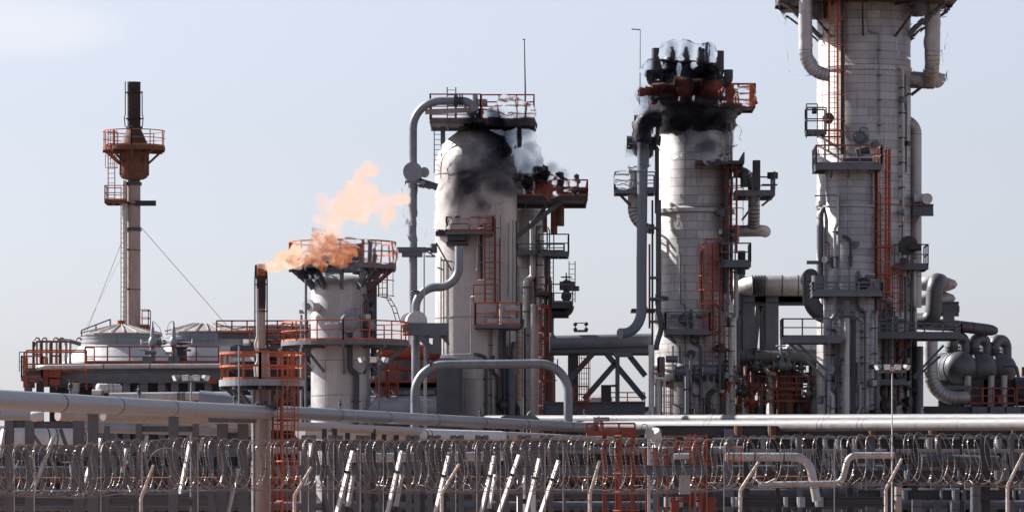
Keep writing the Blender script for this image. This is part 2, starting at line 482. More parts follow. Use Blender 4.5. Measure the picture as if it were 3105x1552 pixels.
def pipe(name, label, pts, r, m=pipe_m, bend=None, n=20, cat='pipe', group=None, bands=None, ends=None, seg=8, lobster=False, pair=0.0):
    pts = [Vector(p) for p in pts]
    T = Thing(name, label, cat, (pts[0].x, pts[0].y, pts[0].z), group)
    path = rounded(pts, bend if bend is not None else r * 3, seg) if len(pts) > 2 else pts
    mb = MB().tube(path, r, n)
    T.part('pipe_run', mb, m)
    if lobster:
        k = MB()
        for i in range(1, len(path) - 1):
            t = (path[i + 1] - path[i - 1]).normalized(); k.cyl(path[i] - t * .016, path[i] + t * .016, r * 1.006, n)
        T.part('cladding_joint', k, dclad)
    if bands:
        for (i, ts) in bands: straps(T, pts[i], pts[i + 1], r, ts, pair=pair)
    if ends:
        e = MB()
        if 0 in ends: flange(e, pts[0], pts[1] - pts[0], r * 1.35, .12)
        if 1 in ends: flange(e, pts[-1], pts[-1] - pts[-2], r * 1.35, .12)
        T.part('flange', e, m)
    return T

def clutter(T, cx, cy, rad, z0, z1, a0, a1, n, seed, big=.1):
    """small bore piping, conduits, clips and boxes strapped to the skin of a vessel"""
    g_ = random.Random(seed)
    for i in range(n):
        a = g_.uniform(a0, a1); zt = g_.uniform(z0 + (z1 - z0) * .35, z1); zb = max(z0, zt - g_.uniform(3, 14)); r_ = g_.choice((.04, .05, .06, big, big * 1.5))
        p = Vector((cx, cy, 0)) + rv(a) * (rad + r_ + .12); q = Vector((cx, cy, 0)) + rv(a + g_.choice((-1, 1)) * g_.uniform(5, 14)) * (rad + r_ + .12)
        path = [p + Vector((0, 0, zb)), p + Vector((0, 0, zt)), q + Vector((0, 0, zt + .2))] + ([q + Vector((0, 0, zt + g_.uniform(1.2, 4)))] if i % 2 else [q - rv(a) * .5 + Vector((0, 0, zt + .2))])
        m_ = g_.choice((steel, dark, clad, dclad, red, grey))
        o = T.part('small_bore_pipe', MB().tube(rounded(path, r_ * 3, 4), r_, 8), m_)
        cl = MB(); zz = zb + .6
        while zz < zt: cl.bar(p - rv(a) * (r_ + .14) + Vector((0, 0, zz)), p + rv(a) * r_ * 1.2 + Vector((0, 0, zz)), r_ * 2 + .12, .06); zz += 1.6
        T.part('pipe_clip', cl, dark, o, smooth=False)
        if i % 2 == 0:
            s = Vector((0, 0, 1)).cross(rv(a)); w_, h_ = g_.uniform(.2, .5), g_.uniform(.2, .6); c = Vector((cx, cy, g_.uniform(zb, zt))) + rv(a + g_.uniform(-12, 12)) * (rad + .2)
            d_ = (c - Vector((cx, cy, c.z))).normalized()
            T.part('instrument_box', MB().bar(c - Vector((0, 0, h_ / 2)), c + Vector((0, 0, h_ / 2)), w_, .3, up=d_), g_.choice((steel, grey, dark, rust, white)), smooth=False)
        if i % 3 == 0:
            c = Vector((cx, cy, g_.uniform(z0, z1))) + rv(a + g_.uniform(-15, 15)) * (rad - .1); rn = g_.uniform(.16, .34); d_ = rv(a)
            T.part('small_nozzle', MB().cyl(c, c + d_ * .55, rn * .6, 12).cyl(c + d_ * .5, c + d_ * .6, rn, 14).cyl(c + d_ * .62, c + d_ * .72, rn, 14), g_.choice((steel, grey, dark)))

# ================================================================ setting: ground
g = MB(); GN = 40
gm = mat('sand_ground', (0.17, 0.10, 0.068), 0.9, var=0.2, streak=0, ns=0.05)
g.box(-4000, 4000, -300, 9000, -1.0, 0.0)
single('ground', None, None, g, gm, (0, 0, 0), kind='structure')

def px_z(y, D): return EYE + (HY - y) / F * D
def px_x(x, D): return (x - 1552.5) / F * D

# ================================================================ A. tall guyed flare stack, far left
D = 335.0
cx = px_x(z1(446, 0)[0], D); cy = D
T = Thing('flare_stack', 'tallest flare stack, rusty drum and black tip above an orange platform, held by guy wires', 'flare stack', (cx, cy, 0))
def fz(y): return px_z(z1(0, y)[1], D)
k = D / F / 1.2886
T.part('riser', MB().lathe([(25 * k, 0), (25.5 * k, fz(1000)), (25.5 * k, fz(465))], cx, cy), mat('faded_riser_paint', (0.27, 0.20, 0.185), 0.6, var=0.12, streak=0.35, spot=0.35))
T.part('pilot_riser', MB().cyl((cx - 36 * k, cy - .3, 0), (cx - 36 * k, cy - .3, fz(450)), 9 * k), white)
mb = MB(); mb.cyl((cx, cy, fz(467)), (cx, cy, fz(455)), 31 * k, 28); mb.cyl((cx, cy, fz(455)), (cx, cy, fz(440)), 24 * k, 28)
for y in (640, 632, 538): mb.cyl((cx, cy, fz(y + 5)), (cx, cy, fz(y)), 31 * k, 28)
for y in (718, 872): mb.cyl((cx, cy, fz(y + 3)), (cx, cy, fz(y)), 27 * k, 24); mb.bar((cx - 40 * k, cy - .3, fz(y)), (cx, cy - .3, fz(y)), .12)
T.part('collar', mb, dark)
dr = T.part('drum', MB().lathe([(24 * k, fz(446)), (40 * k, fz(443)), (52 * k, fz(436)), (57 * k, fz(424)), (57.5 * k, fz(320)), (57 * k, fz(312))], cx, cy), rust)
T.part('cone', MB().lathe([(57 * k, fz(312)), (30 * k, fz(252)), (27 * k, fz(246))], cx, cy), mat('sooty_rust', (.04, .017, .012), .8, var=.5, streak=.4, spot=.5))
sm = MB()
for a in (-60, -10, 40, 80): 
    p = Vector((cx, cy, 0)) + rv(a) * 58 * k; sm.bar(p + Vector((0, 0, fz(430))), p + Vector((0, 0, fz(325))), .1, .03)
for y in (418, 330): sm.cyl((cx, cy, fz(y + 2)), (cx, cy, fz(y)), 58.5 * k, 40)
T.part('drum_strap', sm, rust, dr)
tip = T.part('flare_tip', MB().lathe([(31 * k, fz(248)), (31 * k, fz(238)), (26 * k, fz(236)), (26 * k, fz(68)), (27.5 * k, fz(64)), (23 * k, fz(64)), (22 * k, fz(110))], cx, cy, 36), soot)
pm = MB()
for sg, y0 in ((-1, 240), (1, 245), (-.55, 240)):
    x = cx + sg * 33 * k; pm.tube(rounded([(x, cy - .2, fz(y0)), (x + sg * 4 * k, cy - .2, fz(205)), (x, cy - .2, fz(190)), (x, cy - .2, fz(62 if sg < 0 else 100))], .1, 3), .035, 6)
for y in (103, 205): pm.cyl((cx, cy, fz(y + 3)), (cx, cy, fz(y)), 34 * k, 24)
T.part('pilot_burner', pm, soot, tip)
ring_platform(T, cx, cy, 57 * k, 122 * k, fz(318), 0, 360, orange, rust, h=62 * k, thick=.24)
box_platform(T, cx - 110 * k, cx - 22 * k, cy - 1.2, cy + 1.2, fz(530), orange, rust, h=58 * k, sides='flb')
T.part('pipe_support', MB().ibeam((cx, cy - .4, fz(538)), (cx + 88 * k, cy - .4, fz(538)), .3, .35), dark)
ladder(T, cx - 84 * k, cy - .8, fz(530), fz(255), orange, hoop=.8, wd=.45)
ladder(T, cx - 36 * k, cy - .62, 2, fz(475), brace_m, cage=False, wd=.4)
gw = MB()
for (x0_, y0_, x1_, y1_, dy) in ((478, 635, 800, 1010, 6), (402, 680, 222, 1045, 6), (402, 735, 308, 1008, -7)):
    p = P(z1(x0_, y0_), D); q = P(z1(x1_, y1_), D, dy); d = q - p; tt = -p.z / d.z
    gw.tube([p, p + d * tt], .022, 6)
T.part('guy_wire', gw, mat('wire_rope', (.42, .42, .38), .5, var=.1, streak=0))
box_platform(T, cx + 26 * k, cx + 62 * k, cy - 1, cy + 1, fz(1018), orange, rust, h=1.1, sides='frb')

# ================================================================ B. cone roofed tanks behind the left rack
def tank(name_label, cxp, rp, y_roof, y_eave, y_low, y_neck, rlow, D, flat=0.16, lowm=None):
    cx, cy = px_x(cxp, D), D; r = M(rp, D); z = lambda y: px_z(y, D)
    T = Thing('storage_tank', name_label, 'tank', (cx, cy, 0), 'cone roofed storage tanks')
    T.part('shell', MB().lathe([(r, z(y_neck)), (r, z(y_eave))], cx, cy, 96), mat('tank_shell_' + str(int(cxp)), (.24, .25, .27), .45, metal=.3, var=.1, streak=.15, seams=(2.4, 5.0, r)))
    rf = T.part('roof', MB().lathe([(r * 1.035, z(y_eave) - .06), (r * 1.035, z(y_eave) + .05), (r * flat, z(y_roof)), (.01, z(y_roof) + .02)], cx, cy, 20), roofm, smooth=False)
    rb = MB()
    for i in range(20):
        a = 18 * i + 9; p = Vector((cx, cy, 0)) + rv(a) * r * 1.03; q = Vector((cx, cy, 0)) + rv(a) * r * flat
        rb.bar(p + Vector((0, 0, z(y_eave) + .12)), q + Vector((0, 0, z(y_roof) + .05)), .05, .07)
    T.part('roof_rib', rb, brace_m, rf, smooth=False)
    bd = MB()
    for f in (.3, .68): bd.cyl((cx, cy, z(y_neck) * (1 - f) + z(y_eave) * f - .04), (cx, cy, z(y_neck) * (1 - f) + z(y_eave) * f + .04), r * 1.012, 96)
    T.part('band', bd, grey)
    T.part('lower_shell', MB().lathe([(rlow, 0), (rlow, z(y_low)), (r * 1.02, z(y_neck)), (r * .98, z(y_neck))], cx, cy, 96), white)
    return T, cx, cy, r
T, cx, cy, r = tank('pale steel tank with a ribbed cone roof directly in front of the tall guyed flare', b6(1130, 0)[0], 445 / 3.68, b6(0, 318)[1], b6(0, 425)[1], b6(0, 740)[1], b6(0, 552)[1], M(178, 322), 322)
z = lambda y: px_z(y, 322)
T.part('roof_stair', rail_line(MB(), [P(b6(690, 440), 322 - 4), P(b6(1010, 318), 322 - 3)], h=.4, toe=0, mid=False, wd=.09), grey, smooth=False)
T.part('roof_hatch', MB().cyl(P(b6(1130, 318), 322), P(b6(1130, 262), 322), .28, 12), orange)
T, cx, cy, r = tank('grey tank with flat topped ribbed roof between the relief valves and the burning flare', b6(2060, 0)[0], 430 / 3.68, b6(0, 302)[1], b6(0, 405)[1], b6(0, 735)[1], b6(0, 560)[1], M(150, 326), 326, .30)
T, cx, cy, r = tank('partly hidden low tank roof behind the burning flare pole', 862, 152, 988, 1003, 1110, 1060, M(160, 332), 332, .30)

# tilted white bund sheet / stair shroud on the left of the first tank
# vertical tube bank at the far left
D = 316.0
T = Thing('tube_bank', 'bank of upright white tubes capped by a brown header at the far left', 'tube bank', (px_x(110, D), D, 0))
tb = MB(); fr = MB(); hd = MB()
tx = [300, 350, 470, 520, 650, 690, 820, 880]
for i, x in enumerate(tx):
    p, q = P(c1(x, 720), D, (i % 2) * .5), P(c1(x, 345), D, (i % 2) * .5)
    T.part('tube', MB().cyl(p, q, M(27 / 5.855, D), 14), white)
for x in (258, 400, 575, 735): fr.bar(P(c1(x, 1150), D, -.5), P(c1(x, 325), D, -.5), .16)
for (a, b, y) in ((258, 420, 556), (575, 720, 582)): fr.bar(P(c1(a, y), D, -.5), P(c1(b, y), D, -.5), .1)
T.part('frame', fr, rust, smooth=False)
hd.tube(rounded([P(c1(262, 420), D, -.3), P(c1(262, 325), D, -.3), P(c1(900, 325), D, -.3)], .4, 6), M(22 / 5.855, D), 12)
hd.tube(rounded([P(c1(700, 300), D), P(c1(880, 310), D), P(c1(1085, 370), D)], .6, 6), M(36 / 5.855, D), 14)
for x in (310, 440, 640, 740, 1050): hd.tube(rounded([P(c1(x - 35, 310), D, -.3), P(c1(x - 35, 262), D, -.3), P(c1(x + 45, 262), D, -.3), P(c1(x + 45, 310), D, -.3)], .1, 3), .05, 6)
T.part('header', hd, mat('brown_header', (.20, .15, .14), .6, var=.2, spot=.4))

# ================================================================ C. elevated equipment deck (left)
D = 306.0
T = Thing('equipment_deck', 'long dark steel deck with red handrails under the two tanks', 'deck', (px_x(400, D), D, 0))
x0, x1 = px_x(98, D), px_x(700, D)
zd = px_z(b6(0, 808)[1], D)
dk = MB().box(x0, x1, D - 3, D + 5, zd - .12, zd)
dk.ibeam((x0, D - 3, zd - .55), (x1, D - 3, zd - .55), .4, .75); dk.ibeam((x0, D + 5, zd - .55), (x1, D + 5, zd - .55), .4, .75)
dp = T.part('deck_floor', dk, steel, smooth=False)
for xx in (c1(230, 0)[0], 305, 350, 395, 448, 500, 540, 590, 640, 690):
    for yy in (D - 2.8, D + 4.8):
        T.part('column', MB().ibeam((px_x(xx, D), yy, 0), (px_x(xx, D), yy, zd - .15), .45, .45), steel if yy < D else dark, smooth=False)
bz = px_z(b6(0, 1090)[1], D)
for (xa, xb, s) in ((200, 240, 1), (330, 370, 1), (395, 440, -1), (540, 500, 1), (420, 450, 1)):
    T.part('brace', MB().bar((px_x(xa, D), D - 2.6, bz - 1), (px_x(xb, D), D - 2.6, zd - .8), .22), steel, smooth=False)
tr = px_z(b6(0, 572)[1], D) - zd
T.part('handrail', rail_line(MB(), [(px_x(272, D), D - 3.2, zd), (px_x(672, D), D - 3.2, zd)], h=tr * .98, toe=.42, step=1.32, wd=.085), red, dp, smooth=False)
T.part('toe_board', MB().bar((px_x(305, D), D - 3.3, zd + .2), (px_x(672, D), D - 3.3, zd + .2), .04, .42), red, dp, smooth=False)
T.part('handrail', rail_line(MB(), [(px_x(95, D), D - 3.0, px_z(1186, D)), (px_x(275, D), D - 3.0, px_z(1186, D))], h=1.15 * 2.1, toe=0, step=1.5, wd=.09), orange, dp, smooth=False)
T.part('handrail', rail_line(MB(), [(px_x(90, D), D - 3.4, zd + .15), (px_x(275, D), D - 3.4, zd + .15)], h=.78, toe=.1, step=9, wd=.1, mid=False), orange, dp, smooth=False)
T.part('gate_frame', rail_line(MB(), [(px_x(272, D), D - 3.4, zd - .2), (px_x(300, D), D - 3.4, zd - .2)], h=tr + .1, toe=0, step=.55, wd=.08), orange, dp, smooth=False)
# lower corner platform
bp = box_platform(T, px_x(86, D), px_x(150, D), D - 4.6, D - 1, px_z(1152, D), orange, steel, h=1.3, sides='flr', wd=.09)
T.part('fascia', MB().box(px_x(94, D), px_x(108, D), D - 4.9, D - 4.6, px_z(1182, D), px_z(1156, D)).box(px_x(112, D), px_x(140, D), D - 4.9, D - 4.6, px_z(1165, D), px_z(1158, D)), red, bp)
T.part('handrail', rail_line(MB(), [(px_x(82, D), D - 4.8, px_z(1135, D)), (px_x(96, D), D - 4.8, px_z(1135, D))], h=1.2, toe=0, wd=.05), steel, bp, smooth=False)
bx = MB()
for (xa, ya, xb, yb) in ((165, 1124, 202, 1150), (205, 1122, 236, 1134), (168, 1155, 200, 1172), (640, 1150, 668, 1168), (150, 1128, 164, 1176)):
    bx.box(px_x(xa, D), px_x(xb, D), D - 3.9, D - 3.3, px_z(yb, D), px_z(ya, D))
T.part('panel_box', bx, red, dp)

# added dark box behind the deck, gives the black void under it
T = Thing('shade_backdrop', 'added dark backdrop for the deep shade under the equipment deck', 'shed', (px_x(400, 313), 314, 0))
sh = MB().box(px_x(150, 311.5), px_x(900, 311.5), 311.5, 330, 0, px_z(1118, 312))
T.part('wall', sh, shade_wall)
mb = MB()
for xx in range(170, 900, 14): mb.box(px_x(xx, 311.5), px_x(xx + 4, 311.5), 311.42, 311.5, 0, px_z(1120, 312))
T.part('wall_rib', mb, dark)

# white horizontal drum
D = 298.0
def hdrum(label, xa, xb, yt, yb, D, dy=1.0, strapf=(.4, .58), name='drum_vessel', m=white):
    r = M((yb - yt) / 2, D); yc = (yt + yb) / 2; a = P((xa, yc), D, -dy / 2); b = P((xb, yc), D, dy / 2)
    T = Thing(name, label, 'vessel', (a.x * .5 + b.x * .5, D, 0)); ax = (b - a).normalized(); L_ = (b - a).length
    e = r * .45
    sh_ = T.part('shell', MB().lathe([(.01, 0), (r * .6, e * .25), (r * .9, e * .65), (r, e), (r, L_ - e), (r * .9, L_ - e * .65), (r * .6, L_ - e * .25), (.01, L_)], 0, 0, 36, ax, a), m)
    straps(T, a, b, r, strapf, grey, .09, parent=sh_)
    s = MB()
    for f in (.22, .78):
        c = a + ax * L_ * f; s.box(c.x - .12, c.x + .12, c.y - r * .8, c.y + r * .8, c.z - r - .35, c.z - r * .5)
        s.box(c.x - .1, c.x + .1, c.y - .15, c.y + .15, 0, c.z - r - .3)
    T.part('saddle', s, steel)
    return T, a, b, r
T, a, b, r = hdrum('small white horizontal drum with two straps lying in front of the shaded deck', c1(1375, 0)[0], c1(1790, 0)[0], c1(0, 1070)[1], c1(0, 1240)[1], 298)
T.part('top_frame', rail_line(MB(), [a + Vector((.6, 0, r)), b + Vector((-.6, 0, r))], h=.3, toe=.05, wd=.05, step=.6), rust, smooth=False)
T.part('end_boss', MB().cyl(a + Vector((-.25, -.3, -.25)), a + Vector((.3, -.3, -.25)), r * .55, 20), white)
# rust capped upright insulator vessel
D = 300.0
p = P(c1(970, 1240), D)
T = Thing('upright_filter', 'upright grey filter pot with a rusty cap and stacked flanges', 'filter', (p.x, D, 0))
k = M(1 / 5.855, D)
T.part('shell', MB().lathe([(80 * k, p.z - 2), (80 * k, p.z + 150 * k)], p.x, D, 24), grey)
fm = MB()
for y in (40, 75, 110, 145, 168): fm.cyl((p.x, D, p.z + y * k), (p.x, D, p.z + (y + 12) * k), 98 * k, 24)
T.part('flange', fm, white)
T.part('cap', MB().lathe([(72 * k, p.z + 180 * k), (88 * k, p.z + 190 * k), (85 * k, p.z + 215 * k), (60 * k, p.z + 232 * k), (.01, p.z + 236 * k)], p.x, D, 24), rust)
T.part('leg', MB().cyl((p.x, D, 0), (p.x, D, p.z - 1.9), .3, 12), steel)

# pipe along the deck with a swept left end
pipe('pipe', 'pale pipe with a curved left end resting along the red railed deck', [P(c1(262, 780), 300, 3.5), P(c1(300, 770), 300, .5), P(c1(1450, 765), 300), P(c1(3600, 755), 300)], M(42 / 5.855, 300), clad, bend=.7, bands=[(2, (.02, .4))])
# columns supporting it and the two relief valves standing on the deck
def relief_valve(label, x, ytop, ybase, D, tilt=0, s=1.0):
    p = P((x, ybase), D); k = M(1 / 5.855, D) * s; H = px_z(ytop, D) - p.z
    T = Thing('relief_valve', label, 'relief valve', p, 'relief valves on the left deck')
    b = MB().lathe([(50 * k, 0), (50 * k, 15 * k), (34 * k, 18 * k), (34 * k, 60 * k), (55 * k, 66 * k), (55 * k, 78 * k), (42 * k, H * .42), (62 * k, H * .45), (75 * k, H * .52), (60 * k, H * .6), (38 * k, H * .64), (40 * k, H * .66), (30 * k, H * .86), (20 * k, H * .88), (16 * k, H * .97), (8 * k, H)], p.x, p.y, 20)
    b2_ = MB(); b2_.add([v + Vector((0, 0, p.z)) for v in b.v], b.f)
    T.part('valve_body', b2_, grey)
    q = p + Vector((0, 0, H * .52))
    ob = MB().cyl(q, q + Vector((125 * k, .3, 0)), 58 * k, 20); flange(ob, q + Vector((130 * k, .3, 0)), (1, 0, 0), 78 * k, 14 * k)
    ob.lathe([(58 * k, 0), (40 * k, 90 * k), (14 * k, 120 * k)], 0, 0, 20, (1, 0, 0), q + Vector((136 * k, .3, 0)))
    T.part('outlet', ob, steel)
    wl = MB()
    for sg, rr in ((-1, 200), (1, 330 if tilt else 0)):
        if not rr: continue
        c = q + Vector((sg * rr * k, 0, -5 * k)); wl.cyl(q, c, 9 * k, 8)
        wl.tube([c + Vector((0, math.cos(t * math.pi / 7) * 44 * k, math.sin(t * math.pi / 7) * 44 * k)) for t in range(15)], 9 * k, 6)
    T.part('handwheel', wl, white)
    T.part('sense_line', MB().tube(rounded([p + Vector((0, 0, H)), p + Vector((14 * k, 0, H + 12 * k)), p + Vector((130 * k, 0, H * .85)), p + Vector((190 * k, 0, H * .6))] if not tilt else [p + Vector((0, 0, H)), p + Vector((-50 * k, 0, H + 2 * k)), p + Vector((-100 * k, 0, H * .9)), p + Vector((-110 * k, 0, H * .7))], .2, 5), 5 * k, 6), dark)
    return T
relief_valve('left relief valve on the deck, with a looped sense line falling to its right', c2(365, 0)[0], c2(0, 145)[1], c2(0, 900)[1], 303)
relief_valve('right relief valve on the deck, with a long stem and wheel on its right', c2(740, 0)[0], c2(0, 140)[1], c2(0, 900)[1], 303, 1)
T = Thing('pump_set', 'dark pump casing and fittings between the two relief valves', 'pump', P(c2(860, 900), 304))
k = M(1 / 5.855, 304); o = P(c2(860, 900), 304)
T.part('casing', MB().lathe([(150 * k, 0), (150 * k, 60 * k), (120 * k, 90 * k), (115 * k, 280 * k), (140 * k, 290 * k), (140 * k, 310 * k), (.01, 312 * k)], 0, 0, 28, (0, 0, 1), o), dark)
for i, (x, y, r_) in enumerate(((320, 690, 90), (650, 700, 60), (990, 650, 50), (180, 640, 40))):
    q = P(c2(x, y), 302); T.part('fitting', MB().cyl(q - Vector((r_ * k, 0, 0)), q + Vector((r_ * 1.2 * k, 0, 0)), r_ * .45 * k, 16), grey if i % 2 else steel)
bl = MB()
for x in (240, 330, 700, 800): bl.box(*(sorted((P(c2(x - 45, 0), 303).x, P(c2(x + 45, 0), 303).x))), 302.5, 303.5, P(c2(0, 960), 303).z, P(c2(0, 760), 303).z)
T.part('pedestal', bl, steel)

T = Thing('pipe_rack', 'red railed pipe rack between the burning flare pole and the short column', 'pipe rack', (px_x(820, 316), 316, 0))
D = 316.0; q = lambda x, y, dy=0.0: Vector((px_x(x, D), D + dy, px_z(y, D)))
for (y, x0_, x1_, h_) in ((1010, 660, 935, .75), (1042, 760, 935, 1.0), (1088, 780, 940, 1.1), (1150, 780, 1230, 1.1)):
    T.part('handrail', rail_line(MB(), [q(x0_, y, -1), q(x1_, y, -1)], h=h_, wd=.09, step=.9), orange if y < 1050 else red, smooth=False)
    T.part('beam', MB().ibeam(q(x0_, y + 7), q(x1_, y + 7), .4, .45), steel if y != 1088 else red, smooth=False)
for x in (790, 835, 880, 925): T.part('post', MB().ibeam((q(x, 0).x, D, 0), q(x, 1008), .35, .35), steel, smooth=False)
for (y, r_, m_) in ((1060, .3, dclad), (1074, .2, grey), (1112, .35, dark), (1128, .22, clad), (1166, .4, dclad), (1190, .25, dark), (1205, .5, grey)):
    T.part('pipe', MB().cyl(q(700, y, -.5), q(1000, y, -.5), r_, 14), m_)
for x in (800, 850, 905):
    T.part('riser', MB().tube(rounded([q(x, 1200, -1.2), q(x, 1052, -1.2), q(x + 22, 1052, -1.2)], .5, 5), .12, 10), clad)
for x, y in ((815, 1078), (865, 1120), (900, 1078), (840, 1170)): gate_valve(T, q(x, y, -1.4), .8, (1, 0, 0), dark)

# ================================================================ floodlight masts
def flood_mast(label, xc, ylamp, D, span, lamps=4, pole=white, ybot=None, lattice=False, ls=1.0, pr=.085):
    p = P((xc, ylamp), D); k = M(1, D)
    T = Thing('floodlight_mast', label, 'floodlight mast', (p.x, p.y, 0), 'floodlight masts')
    if lattice:
        mb = MB()
        for sg in (-1, 1): mb.bar((p.x + sg * .3, D, 0), (p.x + sg * .3, D, p.z - .3), .09)
        zz = 0.5
        while zz < p.z - 1: mb.bar((p.x - .3, D, zz), (p.x + .3, D, zz + .6), .05); mb.bar((p.x + .3, D, zz + .6), (p.x - .3, D, zz + 1.2), .05); zz += 1.2
        T.part('pole', mb, steel, smooth=False)
    else:
        T.part('pole', MB().tube([(p.x, D, 0), (p.x, D, p.z * .6), (p.x, D, p.z - .1)], [pr * 1.6, pr * 1.2, pr], 12), pole)
    T.part('crossarm', MB().bar((p.x - span / 2, D, p.z - .05), (p.x + span / 2, D, p.z - .05), .09, .07), steel, smooth=False)
    for i in range(lamps):
        x = p.x - span / 2 + span * i / (lamps - 1); a = -35 + 70 * i / (lamps - 1)
        c = Vector((x, D - .15, p.z + .08)); d = (rv(a * 1.8) + Vector((0, 0, -.45))).normalized(); s = Vector((0, 0, 1)).cross(d).normalized(); u = d.cross(s)
        vs = []
        for (f, wd, ht) in ((-.22 * ls, .10 * ls, .08 * ls), (.12 * ls, .26 * ls, .19 * ls), (.17 * ls, .26 * ls, .19 * ls)):
            for (i1, i2) in ((-1, -1), (1, -1), (1, 1), (-1, 1)): vs.append(c + d * f + s * wd * i1 + u * ht * i2)
        fs = [(3, 2, 1, 0), (8, 9, 10, 11)] + [(j * 4 + q, j * 4 + (q + 1) % 4, (j + 1) * 4 + (q + 1) % 4, (j + 1) * 4 + q) for j in (0, 1) for q in range(4)]
        h = T.part('floodlight', MB().add(vs, fs), grey, smooth=False)
        T.part('lamp_glass', MB().add([c + d * .18 * ls + s * .22 * ls * i1 + u * .15 * ls * i2 for (i1, i2) in ((-1, -1), (1, -1), (1, 1), (-1, 1))], [(0, 1, 2, 3)]), glassy, h, smooth=False)
        T.part('bracket', MB().bar(c + Vector((0, .1, -.12)), c + Vector((0, .1, .1)), .06), dark, h, smooth=False)
    T.part('control_box', MB().box(p.x - .2 * ls, p.x + .2 * ls, D - .3 * ls, D - .1 * ls, p.z - .1 * ls, p.z + .22 * ls), white)
    return T
flood_mast('white floodlight mast with four lamps before the shaded deck, left of the burning flare', c2(1050, 0)[0], c2(0, 1165)[1], 240, 1.4, ls=.75, pr=.04, pole=grey)
flood_mast('latticed floodlight mast at the right side of the short column', z2(655, 0)[0], z2(0, 930)[1], 262, 1.2, 3, lattice=True, ls=.75)
flood_mast('thin bright floodlight mast rising in front of the big right tower', z8(745, 0)[0], z8(0, 865)[1], 150, 0.85, ls=.42, pr=.018)

# ================================================================ D. near burning flare
D = 200.0
cx = px_x(b2(567, 0)[0], D); cy = D; k = M(1 / 1.515, D)
fz = lambda y: px_z(z2(0, y)[1], D)
T = Thing('flare_stack', 'small burning flare stack with black tip, pale pole and orange railed platform', 'flare stack', (cx, cy, 0))
fp = mat('flare_pole_paint', (0.27, 0.205, 0.185), 0.55, var=0.10, streak=0.4, spot=0.45)
T.part('pole', MB().lathe([(39 * k, 0), (39 * k, fz(1040)), (37 * k, fz(1000)), (33 * k, fz(930)), (30 * k, fz(884)), (19 * k, fz(874))], cx - 2 * k, cy, 48).lathe([(19.5 * k, fz(880)), (19.5 * k, fz(686))], cx - 8 * k, cy, 36), fp)
tip = T.part('flare_tip', MB().lathe([(20.5 * k, fz(690)), (22 * k, fz(640)), (22 * k, fz(560)), (25 * k, fz(550)), (25 * k, fz(494)), (22.5 * k, fz(488)), (20 * k, fz(494)), (20 * k, fz(560))], cx - 8 * k, cy, 36), soot)
T.part('tip_rim', MB().lathe([(22.6 * k, fz(545)), (25.6 * k, fz(538)), (25.7 * k, fz(500)), (23 * k, fz(486)), (20 * k, fz(492)), (20 * k, fz(545))], cx - 8 * k, cy, 36), mat('scorched_tip', (.22, .055, .02), .8, var=.6, streak=.6, ns=4), tip)
pm = MB()
for sg in (-1, 1):
    x = cx - 8 * k + sg * 28 * k
    pm.tube(rounded([(x + 4 * k * sg * 0, cy - .1, fz(1000)), (x, cy - .1, fz(900)), (x, cy - .1, fz(560)), (x - sg * 3 * k, cy - .1, fz(490))], .1, 3), .03, 8)
for y in (576, 700): pm.cyl((cx - 8 * k, cy, fz(y + 4)), (cx - 8 * k, cy, fz(y)), 31 * k, 24)
T.part('pilot_burner', pm, soot, tip)
T.part('steam_line', MB().tube(rounded([(cx - 30 * k, cy - .5, fz(1010)), (cx - 34 * k, cy - .5, fz(960)), (cx - 20 * k, cy - .5, fz(930)), (cx - 20 * k, cy - .5, fz(890)), (cx - 34 * k, cy - .5, fz(860)), (cx - 22 * k, cy - .5, fz(820)), (cx - 24 * k, cy - .5, fz(600))], .3, 5), .05, 10), white)
fl = MB(); fl.cyl((cx - 2 * k, cy, fz(884)), (cx - 2 * k, cy, fz(874)), 30 * k, 28); fl.cyl((cx - 2 * k, cy, fz(1048)), (cx - 2 * k, cy, fz(1040)), 46 * k, 28)
for (x, y) in ((600, 222), (590, 325), (625, 325), (600, 645), (597, 870)): q = P(b2(x, y), D, -.52); fl.box(q.x - .06, q.x + .06, q.y - .05, q.y + .06, q.z - .03, q.z + .03)
T.part('collar', fl, rust)
zp = fz(1022); Ro = (921 - 664) / 2 * M(1, D)
pcx = cx - 3 * k
pl = ring_platform(T, pcx, cy, 38 * k, Ro, zp, 0, 360, orange, steel, h=(fz(897) - fz(1022)), thick=.2, wd=.10)
tb = MB()
n = 40; c = Vector((pcx, cy, zp))
for i in range(n):
    a, b = c + rv(9 * i) * (Ro + .02), c + rv(9 * i + 9) * (Ro + .02); tb.bar(a + Vector((0, 0, -.1)), b + Vector((0, 0, -.1)), .03, .26)
T.part('toe_board', tb, grey, pl, smooth=False)
ladder(T, px_x(b2(710, 0)[0], D), cy - .5, 0.3, fz(1050), red, cage=False, wd=.34, rung=.3, t=.09)
ladder(T, px_x(b2(822, 0)[0], D), cy - .9, 0.3, fz(900), orange, wd=.5, t=.07, hoop=1.6, cg=.45, cz0=1.8)
T.part('conduit', MB().cyl((px_x(b2(474, 0)[0], D), cy - .15, 0), (px_x(b2(474, 0)[0], D), cy - .15, fz(1060)), .055, 10), white)
T.part('antenna', MB().cyl(P(z2(50, 1180), D, -2), P(z2(50, 870), D, -2), .035, 8), grey)

